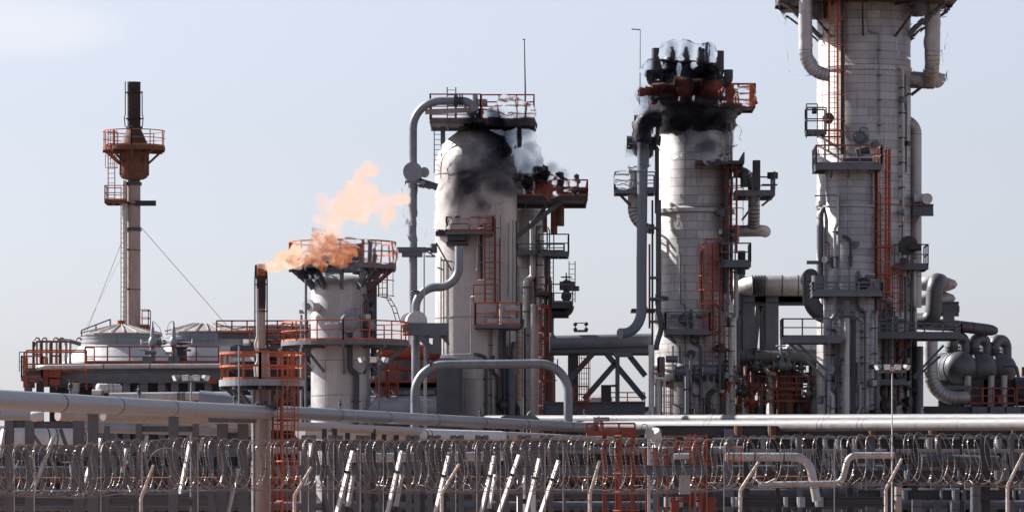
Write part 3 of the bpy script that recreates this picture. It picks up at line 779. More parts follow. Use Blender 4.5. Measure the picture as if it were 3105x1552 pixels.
# ================================================================ F. short dome topped column in front of the flame
def place(D, conv=None):
    return (lambda y: px_z(conv(0, y)[1] if conv else y, D)), (lambda x: px_x(conv(x, 0)[0] if conv else x, D))
D = 290.0; Z, X = place(D, z2); k = M(1 / 1.515, D)
cx, cy, rad = X(504), D, 136 * k
T = Thing('regenerator_column', 'short wide column with two ring platforms and a round nozzle, just behind the flame', 'column', (cx, cy, 0))
sh_ = T.part('shell', MB().lathe([(rad, 0), (rad, Z(600)), (rad * .97, Z(580)), (rad * .86, Z(560)), (rad * .6, Z(542)), (.01, Z(532))], cx, cy, 96), mat('short_column_paint', (.33, .322, .325), .5, metal=.3, var=.10, streak=.25, seams=(4.6, 6.2, rad), spot=.2))
T.part('stiffener', MB().cyl((cx, cy, Z(1092)), (cx, cy, Z(1088)), rad * 1.01, 96), grey, sh_)
ring_platform(T, cx + 8 * k, cy, rad, 248 * k, Z(492), 0, 360, orange, steel, h=(Z(388) - Z(492)), thick=.26, wd=.085)
ring_platform(T, cx + 22 * k, cy, rad, 296 * k, Z(845), 0, 360, orange, steel, h=(Z(755) - Z(845)), thick=.24, wd=.075)
tp = MB()
for (x, y, h_, r_) in ((640, 470, 75, 10), (590, 470, 60, 14), (560, 470, 50, 22), (520, 470, 44, 26), (480, 470, 36, 30), (610, 470, 85, 6)):
    tp.cyl((X(x), cy - .8, Z(y)), (X(x), cy - .8, Z(y - h_)), r_ * k, 14); tp.cyl((X(x), cy - .8, Z(y - h_)), (X(x), cy - .8, Z(y - h_ - 6)), r_ * 1.5 * k, 14)
T.part('top_nozzle', tp, steel)
a_ = -50; d = rv(a_)
nz_ = nozzle(T, Vector((cx, cy, Z(687))) + d * rad * .9, rv(-38), 34 * k, 1.0, white, hole=True)
e_ = Vector((cx, cy, Z(687))) + d * rad * .9 + rv(-38) * 1.07
T.part('bore', MB().cyl(e_, e_ + rv(-38) * .03, 14 * k, 20), soot, nz_)  # flat dark disc stands for the shade inside the hole
manway(T, cx, cy, rad, 17, Z(762), 46 * k, grey)
for (x, y0, y1, r_, m_) in ((602, 530, 740, 5, grey), (636, 520, 840, 10, dark), (658, 510, 1000, 14, dark)):
    T.part('drop_pipe', MB().cyl((X(x), cy - rad * (.9 if x < 630 else .35), Z(y1)), (X(x), cy - rad * (.9 if x < 630 else .35), Z(y0)), r_ * k, 12), m_)
gs = MB()
for a in (-62, -30, 5, 38, 66):
    q = Vector((cx, cy, 0)) + rv(a) * rad; gs.bar(q + Vector((0, 0, Z(600))), q + rv(a) * .8 + Vector((0, 0, Z(520))), .12, .4)
T.part('gusset', gs, steel)
ladder(T, X(700), cy - rad * .4, Z(640), Z(500), red, wd=.5, hoop=.9, cg=.65, cz0=Z(636), t=.08)
mb = MB()
lp = [(700, 640), (725, 645), (752, 690), (770, 750)]
for sg in (-9, 9): mb.tube([(X(x + sg), cy - 1 + (sg > 0) * .2, Z(y)) for x, y in lp], .03, 6)
for i in range(6):
    t = i / 5 * 3; j = min(2, int(t)); f = t - j; x = lp[j][0] * (1 - f) + lp[j + 1][0] * f; y = lp[j][1] * (1 - f) + lp[j + 1][1] * f
    mb.bar((X(x - 9), cy - 1, Z(y)), (X(x + 9), cy - .8, Z(y)), .05)
T.part('curved_ladder', mb, steel)
T.part('side_arm', MB().box(X(318), X(360), cy - 1.2, cy - .8, Z(716), Z(700)).cyl((X(345), cy - 1, Z(700)), (X(345), cy - 1, Z(686)), .2, 12), grey)
for (x, m_) in ((332, grey), (352, steel)):
    T.part('riser_pipe', MB().cyl((X(x), cy - rad - .9 + (x > 340) * .3, 0), (X(x), cy - rad - .9 + (x > 340) * .3, Z(728 if x < 340 else 556)), 6 * k, 10), m_)
T.part('junction_box', MB().box(X(420), X(470), cy - 3.1, cy - 2.9, Z(775), Z(762)).cyl((X(445), cy - 3.2, Z(772)), (X(500), cy - 3.0, Z(770)), 5 * k, 8), white)

clutter(T, cx, cy, rad, 3, Z(900), 20, 80, 6, 32)
clutter(T, cx, cy, rad, Z(840), Z(620), 10, 80, 6, 33)
# red framed equipment behind and right of the short column
D = 308.0; Z, X = place(D, c3)
T = Thing('pipe_rack', 'red railed pipe rack with dark pipes between the short column and the domed vessel', 'pipe rack', (X(600), D, 0))
ff = MB()
for x in (-400, -180, 180, 430, 600, 740, 860): T.part('post', MB().ibeam((X(x), D, 0), (X(x), D, Z(650)), .4, .4), steel, smooth=False)
for y, m_, hh in ((860, red, .5), (930, red, 1.1), (985, dark, .6), (1080, dark, .9), (680, red, .2)): T.part('beam', MB().box(X(-420), X(900), D - .3, D + .3, Z(y) - hh / 2, Z(y) + hh / 2), m_)
for y, h_ in ((850, 1.1 * 1.6),): T.part('handrail', rail_line(MB(), [(X(-400), D - 1, Z(y)), (X(880), D - 1, Z(y))], h=h_, wd=.1, step=1.2), red, smooth=False)
for (x0_, x1_, y) in ((-400, 900, 1040), (-400, 900, 1010), (-400, 900, 960)): T.part('pipe', MB().cyl((X(x0_), D - .8, Z(y)), (X(x1_), D - .8, Z(y)), .28, 14), dark)
T.part('pipe', MB().cyl((X(-400), D - 1.2, Z(1150)), (X(900), D - 1.2, Z(1155)), .75, 20), grey)
vb = MB()
for x in (190, 430, 510, 720, 800): vb.cyl((X(x), D - 1, Z(1000)), (X(x), D - 1, Z(945)), .45, 14)
T.part('valve_body', vb, steel)
T.part('drum', MB().lathe([(.01, 0), (.35, .1), (.5, .3), (.5, 3.6), (.35, 3.9), (.01, 4.0)], 0, 0, 24, (1, 0, 0), (X(180), D - 1, Z(480))), red)
for (x, y0, y1) in ((240, 1200, 590), (370, 1200, 610)): ladder(T, X(x), D - 1.6, Z(y0), Z(y1), red, wd=.6, t=.1, cz0=Z(y0) + 1, hoop=1.5)
T.part('shell', MB().lathe([(3.4, 0), (3.4, Z(520)), (2.6, Z(470)), (.01, Z(440))], X(540), D + 6, 48), dclad)

# ================================================================ H. big domed vessel
D = 320.0; Z, X = place(D, z3); k = M(1 / 2.147, D)
Z4, X4 = place(D, z4)
cx, cy, rad = X(565), D, 267 * k
dome_m = mat('domed_vessel_paint', (.36, .335, .325), .5, metal=.3, var=.10, streak=.3, seams=(3.2, 2.45, rad), spot=.2)
T = Thing('reactor_vessel', 'largest pale vessel, its round dome half lost in dark shimmering air', 'vessel', (cx, cy, 0))
prof = [(rad, 0), (rad, Z(570))] + [(rad * math.cos(R(a)), Z(570) + rad * 1.03 * math.sin(R(a))) for a in range(8, 90, 8)] + [(.01, Z(570) + rad * 1.03)]
sh_ = T.part('shell', MB().lathe([(rad, 0), (rad, Z4(905))] , cx, cy, 120), dome_m)
T.part('upper_shell', MB().lathe([(rad * .995, Z4(905))] + prof[1:], cx, cy, 120), mat('dome_paint', (.38, .35, .335), .48, metal=.3, var=.08, streak=.25, spot=.15))
st = MB(); st.cyl((cx, cy, Z4(572)), (cx, cy, Z4(566)), rad * 1.01, 120); st.cyl((cx, cy, Z(606)), (cx, cy, Z(600)), rad * 1.012, 120)
T.part('stiffener', st, grey, sh_)
# crown platform with railing, nozzle
box_platform(T, X(268), X(600), cy - 3, cy + 3, Z(268), orange, steel, h=Z(105) - Z(268), sides='flbr', wd=.085, thick=.3, name='crown_platform')
box_platform(T, X(600), X(945), cy - 2.6, cy + 2.6, Z(262), orange, steel, h=Z(105) - Z(262), sides='fbr', wd=.085, thick=.3, name='crown_platform')
T.part('hoist_beam', MB().ibeam((X(240), cy - 3.3, Z(222)), (X(540), cy - 3.3, Z(210)), .25, .3), brace_m, smooth=False)
lg = MB()
for x in (350, 470, 640, 850): lg.ibeam((X(x), cy, Z(268) - .2), (X(x), cy, Z(400) if x in (350,) else Z(430 if x > 800 else 300)), .3, .3)
T.part('platform_leg', lg, steel, smooth=False)
T.part('crown_nozzle', MB().lathe([(1.3, Z(330)), (.75, Z(295)), (.55, Z(240)), (.55, Z(190)), (.85, Z(188)), (.85, Z(176))], X(560), cy, 32), steel)
ladder(T, X(410), cy - 3.2, Z(300), Z(62), steel, wd=.55, t=.07, cage=False)
ladder(T, X(318), cy - 1.2, Z(602), Z(300), steel, wd=.45, t=.06, cage=False)
vt = MB(); vt.tube(rounded([(X(558), cy - .5, Z(190)), (X(558), cy - .5, Z(88))], 0), .2, 12); vt.cyl((X(575), cy - .6, Z(140)), (X(640), cy - .6, Z(137)), .25, 12); vt.cyl((X(500), cy - .7, Z(186)), (X(490), cy - .7, Z(120)), .12, 8)
T.part('vent_pipe', vt, grey)
# lightning rod on the crown platform
T.part('lightning_rod', MB().tube([(X(885), cy, Z(262)), (X(886), cy, Z(50)), (px_x(1590, D), cy, px_z(120, D))], [.07, .05, .03], 8).cyl((px_x(1584, D), cy, px_z(121, D)), (px_x(1593, D), cy, px_z(120, D)), .03, 6), dark)
# fittings on the side of the vessel
pl = box_platform(T, X(372), X(680), cy - rad - 1.7, cy - rad * .75, Z(995), red, steel, h=Z(905) - Z(995), sides='flr', wd=.085)
T.part('hanger_box', MB().box(X(385), X(500), cy - rad - 1.4, cy - rad * .7, Z(1055), Z(1010)).box(X(378), X(515), cy - rad - 1.5, cy - rad * .7, Z(1078), Z(1062)), dark, pl)
T.part('stub_bracket', MB().box(X(305), X(400), cy - 2.5, cy - 1.2, Z(1010), Z(985)).cyl((X(340), cy - 2, Z(985)), (X(340), cy - 2, Z(960)), .3, 12), dark)
for (x, y0, y1, r_, m_) in ((577, 50, 270, 9, clad), (603, -20, 330, 9, dark), (690, -60, 480, 6, dark), (748, 650, 1330, 14, dark), (790, 900, 1330, 28, steel), (340, 180, 1330, 4, steel), (358, 200, 1330, 4, dark), (318, 810, 1330, 3, dark), (806, -60, 480, 3, dark), (829, -60, 1330, 4, dark), (722, 60, 470, 5, red), (775, -40, 430, 3, steel)):  # the thick dark run by the pale pipe stands for a shadow line
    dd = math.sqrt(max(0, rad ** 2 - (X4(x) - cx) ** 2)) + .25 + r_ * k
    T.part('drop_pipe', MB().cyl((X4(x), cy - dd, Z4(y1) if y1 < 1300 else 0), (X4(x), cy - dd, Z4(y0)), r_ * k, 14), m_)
hb = MB(); hy = cy - rad - .4
for (p_, q_) in (((240, 140), (300, 178)), ((240, 178), (305, 180)), ((310, 90), (410, 270)), ((340, 200), (415, 215)), ((320, 250), (360, 268))): hb.bar((X4(p_[0]), cy - rad * .8, Z4(p_[1])), (X4(q_[0]), cy - rad * .85, Z4(q_[1])), .09)
T.part('pipe_stay', hb, steel)
ladder(T, X4(655), hy - .3, Z4(480), Z4(-80), red, wd=.6, t=.09, hoop=1.1, cg=.75, cz0=Z4(340))
rw = box_platform(T, X4(560), X4(862), hy - 1.5, hy + .4, Z4(632), orange, steel, h=Z4(492) - Z4(632), sides='flr', wd=.09)
T.part('ladder_gate', rail_line(MB(), [(X4(552), hy - 1.4, Z4(490)), (X4(708), hy - 1.4, Z4(490))], h=Z4(375) - Z4(490), toe=0, step=.8, wd=.06), red, rw, smooth=False)
eq = MB(); eq.cyl((X4(750), hy - .9, Z4(525)), (X4(850), hy - .9, Z4(525)), .22, 14); eq.box(X4(650), X4(700), hy - 1, hy - .5, Z4(545), Z4(505)); eq.box(X4(640), X4(860), hy - .6, hy - .3, Z4(615), Z4(585)); eq.cyl((X4(728), hy - 1.6, Z4(630)), (X4(728), hy - 1.6, Z4(500)), .1, 8)
T.part('instrument', eq, brace_m)
gp = MB()
for x in (665, 712, 760): gp.box(X4(x - 14), X4(x + 14), hy - .95, hy - .9, Z4(540), Z4(510))
T.part('gauge_panel', gp, dark)
T.part('drain_pipe', MB().tube(rounded([(X4(865), hy - 1.4, Z4(595)), (X4(865), hy - 1.4, Z4(655)), (X4(750), hy - 1.2, Z4(655)), (X4(748), hy - .6, Z4(700))], .3, 4), .13, 10), dark)
T.part('impulse_line', MB().tube(rounded([(X4(560), hy - 1.3, Z4(448)), (X4(535), hy - 1, Z4(448)), (X4(535), hy - .5, Z4(815)), (X4(430), hy - .3, Z4(815)), (X4(250), hy + .5, Z4(828))], .1, 3), .035, 8), brace_m)
ladder(T, X4(848), hy + .1, Z4(1090), Z4(650), red, wd=.4, t=.07, cage=False)
manway(T, cx, cy, rad, 35, Z4(1140), .35, dark)
hr = MB(); hr.tube(rounded([P(z4(300, 1075), D, -rad - .5), P(z4(330, 1080), D, -rad - .5), P(z4(375, 1150), D, -rad - .7)], .2, 4), .06, 8); hr.tube([P(z4(296, 1165), D, -rad), P(z4(340, 1200), D, -rad - .5)], .05, 8)
T.part('grab_rail', hr, dark)

clutter(T, cx, cy, rad, 3, Z4(560), 5, 60, 6, 21)
clutter(T, cx, cy, rad, 3, Z4(700), 40, 78, 8, 22)
# overhead line running from the crown down the left side
D2 = 316.3
pts = [P(z3(560, 200), D2), P(z3(560, 122), D2), P(z3(155, 122), D2), P(z3(160, 1400), D2), P(z4(165, 420), D2)]
T = pipe('overhead_pipe', 'tall grey pipe looping from the crown of the domed vessel down its left side', [P(z3(562, 185), D2), P(z3(530, 122), D2), P(z3(154, 122), D2), Vector((P(z3(160, 0), D2).x, D2, 0))], M(27 / 2.147, D2), pipe_m, bend=[.9, 2.2], cat='pipe', seg=10)
fm = MB(); q = P(z3(455, 115), D2)
for dx_ in (-.28, -.12, .05, .2): flange(fm, q + Vector((dx_, 0, 0)), (1, 0, 0), M(44 / 2.147, D2), .09, 28)
T.part('flange', fm, dark)
q = P(z3(155, 588), D2, -.9)
vb = MB(); vb.cyl(q + Vector((0, 1.8, 0)), q, .62, 24); vb.cyl(q + Vector((.75, 1.2, 0)), q + Vector((.75, .1, 0)), .3, 16); vb.box(q.x - .5, q.x + .8, q.y + .3, q.y + 1.6, q.z - .8, q.z - .55)
T.part('spring_hanger', vb, grey)
q = P(z3(150, 1088), D2)
cb = MB(); cb.box(q.x - 1.0, q.x + .9, q.y - .7, q.y + .7, q.z - .18, q.z + .12); cb.box(q.x - .65, q.x + .65, q.y - .72, q.y + .72, q.z - .45, q.z - .2); cb.bar(q + Vector((.5, 0, 0)), P(z3(300, 1085), D2), .22); cb.cyl(P(z3(290, 1110), D2), P(z3(290, 1050), D2), .22, 12)
cb.bar(P(z3(150, 640), D2), P(z3(310, 690), D2), .45, .6); 
T.part('guide_clamp', cb, steel)

# slender column behind, right of the vessel
D = 330.0; Z, X = place(D, z3); Z4, X4 = place(D, z4); k = M(1 / 2.147, D)
cx, cy, rad = X(868), D, 140 * k
T = Thing('slender_column', 'slender insulated column tucked behind the right edge of the domed vessel', 'column', (cx, cy, 0))
T.part('shell', MB().lathe([(rad, 0), (rad, Z(640)), (rad * .8, Z(600)), (.01, Z(580))], cx, cy, 64), mat('slender_clad', (.34, .325, .32), .5, metal=.45, var=.1, streak=.3, seams=(1.9, 1.25, rad), spot=.15))
pl = box_platform(T, X(690), X(1280), cy - 9, cy - 1.5, Z(800), orange, dark, h=Z(700) - Z(800), sides='flr', wd=.095, thick=.4)
T.part('floor_plate', MB().box(X(1120), X(1285), cy - 8, cy - 3, Z(760), Z(745)), dark, pl)
T.part('brace', MB().bar((X(1110), cy - 8, Z(830)), (X(810), cy - 8, Z(1070)), .3).bar((X(1030), cy - 7, Z(830)), (X(925), cy - 7, Z(985)), .25).bar((X(800), cy - 8, Z(880)), (X(715), cy - 9, Z(1050)), .2), steel, pl)
eq = MB()
for (x, y, r_) in ((1105, 640, 34), (1212, 662, 22), (1000, 600, 40), (905, 650, 46), (1035, 700, 30), (960, 620, 36)):
    eq.lathe([(r_ * .7 * k, Z(800)), (r_ * .7 * k, Z(y + 40)), (r_ * 1.2 * k, Z(y + 36)), (r_ * 1.2 * k, Z(y + 20)), (r_ * .8 * k, Z(y + 10)), (r_ * .8 * k, Z(y - 15)), (.01, Z(y - 25))], X(x), cy - 6 + (x % 3), 20)
T.part('valve_pot', eq, dark)
T.part('panel_box', MB().box(X(940), X(1100), cy - 9.3, cy - 9.05, Z(775), Z(735)).box(X(1140), X(1150), cy - 9.3, cy - 9.05, Z(740), Z(690)), red, pl)
box_platform(T, X(830), X(1140), cy - 3, cy, Z(1118), steel, steel, h=Z(1070) - Z(1118), sides='flr', wd=.08)
box_platform(T, X(970), X(1168), cy - 3.6, cy, Z(1130), steel, steel, h=Z(1010) - Z(1130), sides='flr', wd=.08)
mb = MB()
for (x, y0, y1, r_) in ((1010, 860, 1000, 16), (1070, 840, 1010, 22), (1110, 830, 960, 26)): mb.cyl((X(x), cy - 4, Z(y1)), (X(x), cy - 4, Z(y0)), r_ * k, 14)
T.part('hanging_pot', mb, rust)
for (x, y0, r_, m_) in ((1018, 150, 12, dark), (1040, 160, 9, dark), (943, 490, 25, clad), (967, 510, 5, white), (1060, 560, 10, steel), (880, 640, 10, dark)):
    T.part('drop_pipe', MB().cyl((X4(x), cy - rad - 1.2, 0), (X4(x), cy - rad - 1.2, Z4(y0)), r_ * k, 14), m_)
ladder(T, X4(1052), cy - 3, Z4(500), Z4(150), steel, wd=.3, t=.07, cage=False)
ladder(T, X4(1015), cy - 3.3, 1, Z4(500), red, wd=.55, t=.1, hoop=1.6, cz0=6)
ladder(T, X4(1187), cy - 3.3, Z4(480), Z4(215), steel, wd=.4, t=.06, cage=False)
T.part('ladder_landing', MB().bar((X4(985), cy - 3.9, Z4(512)), (X4(1045), cy - 3.9, Z4(512)), .3, .25).bar((X4(975), cy - 3.9, Z4(716)), (X4(1050), cy - 3.9, Z4(716)), .3, .2).bar((X4(985), cy - 3.9, Z4(985)), (X4(1045), cy - 3.9, Z4(985)), .3, .2), red)
vp = box_platform(T, X4(1050), X4(1192), cy - 4.5, cy - 1.5, Z4(487), steel, dark, h=Z4(370) - Z4(487), sides='fl', wd=.08, thick=.5)
gate_valve(T, (X4(1150), cy - 3, Z4(440)), 1.15, (0, 1, 0), dark, wheel=True)
T.part('actuator', MB().cyl((X4(1155), cy - 3, Z4(400)), (X4(1155), cy - 3, Z4(345)), .5, 18).box(X4(1130), X4(1178), cy - 3.6, cy - 2.4, Z4(352), Z4(340)).cyl((X4(1200), cy - 3, Z4(405)), (X4(1200), cy - 3, Z4(375)), .35, 14), dark)
T.part('manifold', MB().tube(rounded([(X4(1052), cy - 3, Z4(548)), (X4(1165), cy - 3, Z4(548)), (X4(1175), cy - 3, Z4(500))], .4, 5), .28, 12).cyl((X4(1052), cy - 3.4, Z4(575)), (X4(1165), cy - 3.4, Z4(575)), .09, 8), dark)
box_platform(T, X4(945), X4(1052), cy - 4, cy - 2, Z4(420), red, dark, h=1.0, sides='fl', wd=.09)

clutter(T, cx, cy, rad + .3, 3, Z(900), -30, 80, 16, 23, .14)
# Z bend line in front of the vessel
D = 304.0
T = pipe('pipe', 'grey pipe with an S bend dropping in front of the domed vessel', [P(z4(455, 100), D), P(z4(455, 366), D), P(z4(173, 366), D), P(z4(173, 1250), D)], M(28 / 2.147, D), pipe_m, bend=2.1, seg=12, bands=[(2, (.03,))])
sb = MB(); q = P(z4(185, 592), D, -.75); sb.cyl(q + Vector((-.2, 1.2, 0)), q + Vector((.0, -.4, 0)), .62, 26); q2 = P(z4(132, 592), D, .3); sb.cyl(q2 + Vector((0, 1.3, 0)), q2, .58, 26)
T.part('trunnion', sb, white)
# support frame
T = Thing('pipe_support', 'dark gusseted bracket frame carrying the S bend pipe beside the vessel', 'bracket', P(z4(250, 640), 303))
fr = MB(); q = lambda x, y: P(z4(x, y), 303)
fr.bar(q(90, 640), q(385, 640), .6, .75); fr.bar(q(310, 640), q(310, 800), .5); fr.bar(q(200, 690), q(300, 790), .35); fr.bar(q(250, 660), q(250, 830), .2); fr.bar(q(200, 690), q(300, 690), .15)
T.part('beam', fr, steel, smooth=False)
T.part('gusset', MB().add([q(330, 630), q(375, 650), q(395, 740), q(385, 745), q(335, 690), q(330, 630) + Vector((0, .2, 0)), q(375, 650) + Vector((0, .2, 0)), q(395, 740) + Vector((0, .2, 0)), q(385, 745) + Vector((0, .2, 0)), q(335, 690) + Vector((0, .2, 0))], [(0, 1, 2, 3, 4), (9, 8, 7, 6, 5), (0, 5, 6, 1), (1, 6, 7, 2), (2, 7, 8, 3), (3, 8, 9, 4), (4, 9, 5, 0)]), steel)
T.part('post', MB().bar((q(240, 0).x, 303, 0), q(240, 660), .1).bar((q(228, 0).x, 303.3, 0), q(228, 150), .08), brace_m)
# U pipe
D = 298.0
T = pipe('pipe', 'wide grey pipe shaped like an upturned U in front of the domed vessel', [P(z4(168, 1290), D), P(z4(168, 873), D), P(z4(1166, 861), D), P(z4(1166, 1290), D)], M(29 / 2.147, D), pipe_m, bend=1.75, seg=12, bands=[(1, (.1, .93))])

# ================================================================ J. bridge pipe, drop pipe and truss
D = 322.0
T = pipe('bridge_pipe', 'thick dark horizontal pipe bridging the gap between the vessel and the middle tower', [P(z4(1050, 727), D), P(z6(470, 757), D)], M(43 / 1.98, D), mat('bridge_pipe_paint', (.12, .135, .16), .45, var=.15, streak=.2), ends=(0,))
D = 314.5
pipe('drop_pipe', 'long dark vertical pipe left of the middle tower, curving left at its foot', [P(z5(385, 690), D), P(z6(407, 300), D), P(z6(407, 718), D), P(z6(275, 718), D, -1.2)], M(31 / 1.982, D), mat('dark_drop_pipe_paint', (.09, .11, .14), .42, var=.12, streak=.15), bend=[.1, 1.6], seg=12)
T = Thing('pipe_guide', 'small clamp bracket gripping the long vertical pipe by the middle tower', 'bracket', P(z6(410, 577), 317))
gb = MB().box(P(z6(345, 0), 317).x, P(z6(490, 0), 317).x, 316, 319, P(z6(0, 585), 317).z, P(z6(0, 570), 317).z).box(P(z6(375, 0), 317).x, P(z6(440, 0), 317).x, 315.8, 316.1, P(z6(0, 592), 317).z, P(z6(0, 560), 317).z)
T.part('beam', gb, dark)
D = 322.0
T = Thing('truss_bridge', 'dark truss bridge with crossed diagonals framing a view of the sky', 'truss', P(z6(215, 1180), D))
q = lambda x, y: P(z6(x, y), D)
for dy in (0, 4):
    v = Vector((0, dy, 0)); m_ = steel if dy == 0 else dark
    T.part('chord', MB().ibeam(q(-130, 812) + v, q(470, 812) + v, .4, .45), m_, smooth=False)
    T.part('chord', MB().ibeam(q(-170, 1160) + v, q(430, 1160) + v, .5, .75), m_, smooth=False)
    if dy: continue
    for (a, b, c, d) in ((115, 835, -20, 985), (195, 835, 425, 1110), (262, 880, 60, 1110), (335, 850, 430, 970)):
        T.part('diagonal', MB().ibeam(q(a, b) + v, q(c, d) + v, .36, .36), steel, smooth=False)
    T.part('post', MB().ibeam(q(262, 850) + v, q(262, 1150) + v, .28, .28), steel, smooth=False)
    T.part('gusset', MB().box(q(240, 0).x, q(350, 0).x, D - .3, D - .2, q(0, 858).z, q(0, 830).z), steel)
for x in (-5, 195):
    T.part('column', MB().ibeam((q(x, 0).x, D + .6, 0), q(x, 800 if x < 0 else 1022) + Vector((0, .6, 0)), .65, .65), dark, smooth=False)
T.part('beam', MB().box(q(225, 0).x, q(256, 0).x, D - .2, D + .2, q(0, 1035).z, q(0, 1022).z), dark)
ladder(T, q(60, 0).x, D - .6, 1, q(0, 850).z, red, wd=.6, t=.06, hoop=2.2, cz0=q(0, 1130).z)
T.part('ladder_landing', rail_line(MB(), [q(0, 1135) + Vector((0, -1, 0)), q(85, 1135) + Vector((0, -1, 0))], h=q(0, 1035).z - q(0, 1135).z, wd=.1, step=.7, toe=.15), red, smooth=False)
# little rail and beacon pair on the bridge pipe
T = Thing('beacon_frame', 'tiny rail frame with round beacons on top of the bridge pipe', 'beacon', q(42, 705))
fr = MB(); fr.bar(q(10, 705), q(10, 655), .06); fr.bar(q(72, 705), q(72, 655), .06); fr.bar(q(10, 652), q(72, 652), .06); fr.bar(q(0, 700), q(82, 700), .15)
T.part('frame', fr, steel, smooth=False)
for x, y in ((8, 660), (74, 658), (8, 690), (74, 690)): c = q(x, y); T.part('beacon', MB().lathe([(.01, -.14), (.12, -.08), (.14, 0), (.12, .08), (.01, .14)], 0, 0, 12, (0, 0, 1), c), dark)
# distant tank roofs seen under the truss
T = Thing('distant_tank', 'distant low domed tank roofs seen through the truss under the sky', 'tank', (px_x(1822, 420), 420, 0))
zz = lambda y: px_z(y, 420)
T.part('roof', MB().lathe([(M(52, 420), zz(1212)), (M(50, 420), zz(1206)), (M(14, 420), zz(1197)), (.01, zz(1196))], px_x(1806, 420), 420, 24), roofm, smooth=False)
T.part('shell', MB().lathe([(M(50, 420), 0), (M(50, 420), zz(1208))], px_x(1806, 420), 420, 48), grey)
T.part('handrail', rail_line(MB(), [(px_x(1850, 418), 418, zz(1222)), (px_x(1955, 418), 418, zz(1222))], h=.85, wd=.1), orange, smooth=False)
T.part('beam', MB().box(px_x(1850, 418), px_x(1955, 418), 417, 418, zz(1230), zz(1222)), steel)

# ================================================================ K. middle tower
D = 320.0; Z, X = place(D, z6); Z5, X5 = place(D, z5); k = M(1 / 1.982, D); k5 = M(1 / 1.84, D)
cx, cy = px_x(2108, D), D; r0, r1 = M(110, D), M(122, D)
T = Thing('distillation_tower', 'middle insulated tower with dark blurred vents and an orange railed crown platform', 'tower', (cx, cy, 0))
tm = mat('tower_cladding', (.362, .355, .356), .5, metal=.45, var=.10, streak=.35, seams=(3.1, .56, r1), spot=.15)
sh_ = T.part('shell', MB().lathe([(r1 * 1.0, 0), (r1, Z(600)), (r0, Z(480)), (r0, Z5(520)), (r0 * .9, Z5(480)), (r0 * .5, Z5(455)), (.01, Z5(450))], cx, cy, 110), tm)
bm = MB(); bm.lathe([(r0, Z5(1088)), (r0 * 1.09, Z5(1082)), (r0 * 1.09, Z5(1062)), (r0, Z5(1050))], cx, cy, 96)
T.part('stiffener', bm, clad, sh_)
# crown: dark shrouded skirt, platform, vents
T.part('crown_shroud', MB().lathe([(r0 * 1.02, Z5(640)), (r0 * 1.12, Z5(600)), (r0 * 1.16, Z5(510)), (r0 * .9, Z5(490))], cx - 5 * k5, cy, 48), dark)
ring_platform(T, X5(620), cy, r0 * .8, X5(830) - X5(620), Z5(485), 0, 360, orange, dark, h=Z5(395) - Z5(485), wd=.12, thick=.35)
box_platform(T, X5(815), X5(1005), cy - 2, cy + 2, Z5(490), orange, dark, h=Z5(375) - Z5(490), sides='frb', wd=.12)
T.part('panel_box', MB().box(X5(835), X5(885), cy - 2.2, cy - 1.9, Z5(480), Z5(375)).box(X5(970), X5(995), cy - 2.2, cy - 1.9, Z5(485), Z5(375)), orange)
T.part('panel_box', MB().box(X5(360), X5(455), cy - 5.3, cy - 5.0, Z5(470), Z5(425)).box(X5(560), X5(640), cy - 5.3, cy - 5.0, Z5(470), Z5(420)).box(X5(690), X5(790), cy - 5.3, cy - 5.0, Z5(470), Z5(380)), red)
for (x, yt, wd_) in ((440, 275, 22), (530, 225, 46), (548, 148, 18), (620, 225, 36), (634, 138, 20), (725, 250, 52), (742, 142, 19), (500, 300, 30), (775, 275, 22)):
    w2 = wd_ * k5; zt = Z5(yt); zb = Z5(485)
    T.part('vent_stack', MB().lathe([(w2 * 1.0, zb), (w2, zb + (zt - zb) * .45), (w2 * 1.15, zb + (zt - zb) * .47), (w2 * 1.15, zb + (zt - zb) * .52), (w2 * .9, zb + (zt - zb) * .55), (w2 * .8, zb + (zt - zb) * .9), (w2 * .5, zt), (w2 * .4, zt)], X5(x), cy - 2 + (x % 5), 20), steel)
for (x, y, sg) in ((530, 330, -1), (620, 330, 1), (725, 345, 1), (500, 380, -1), (775, 380, 1)):
    c = Vector((X5(x), cy - 2.4, Z5(y))); mb = MB().tube(rounded([c, c + Vector((sg * .9, -.3, 0)), c + Vector((sg * .9, -.3, 1.7 if y < 350 else .9))], .4, 5), .3, 12); flange(mb, c + Vector((sg * .55, -.2, 0)), (1, 0, 0), .5, .16, 16); flange(mb, c + Vector((0, 0, .9)), (0, 0, 1), .62, .14, 16); flange(mb, c + Vector((0, 0, -.9)), (0, 0, 1), .7, .14, 16)
    T.part('tail_pipe', mb, dark)
gv = MB()
for x, y in ((540, 420), (615, 430), (715, 430), (660, 400), (590, 390), (470, 420)): gv.cyl((X5(x) - .5, cy - 4.5, Z5(y)), (X5(x) + .5, cy - 4.5, Z5(y)), .4, 14); gv.cyl((X5(x), cy - 4.5, Z5(y)), (X5(x), cy - 4.5, Z5(y + 50)), .25, 12)
T.part('valve_body', gv, rust)
T.part('lightning_rod', MB().tube([(X5(368), cy, Z5(480)), (X5(370), cy, Z5(56))], [.05, .03], 8).cyl((X5(370), cy, Z5(57)), (X5(322), cy, Z5(54)), .045, 6), brace_m)
T.part('crown_manifold', MB().tube(rounded([(X5(480), cy - 3.5, Z5(575)), (X5(380), cy - 3.5, Z5(575)), (X5(380), cy - 3.5, Z5(700)), (X5(380), cy - 2.8, Z5(760))], 1.0, 6), .6, 20), dark)
T.part('crown_manifold', MB().cyl((X5(290), cy - 2.5, Z5(705)), (X5(480), cy - 2.5, Z5(705)), .45, 18).cyl((X5(330), cy - 2.8, Z5(600)), (X5(420), cy - 2.8, Z5(600)), .55, 18), dark)
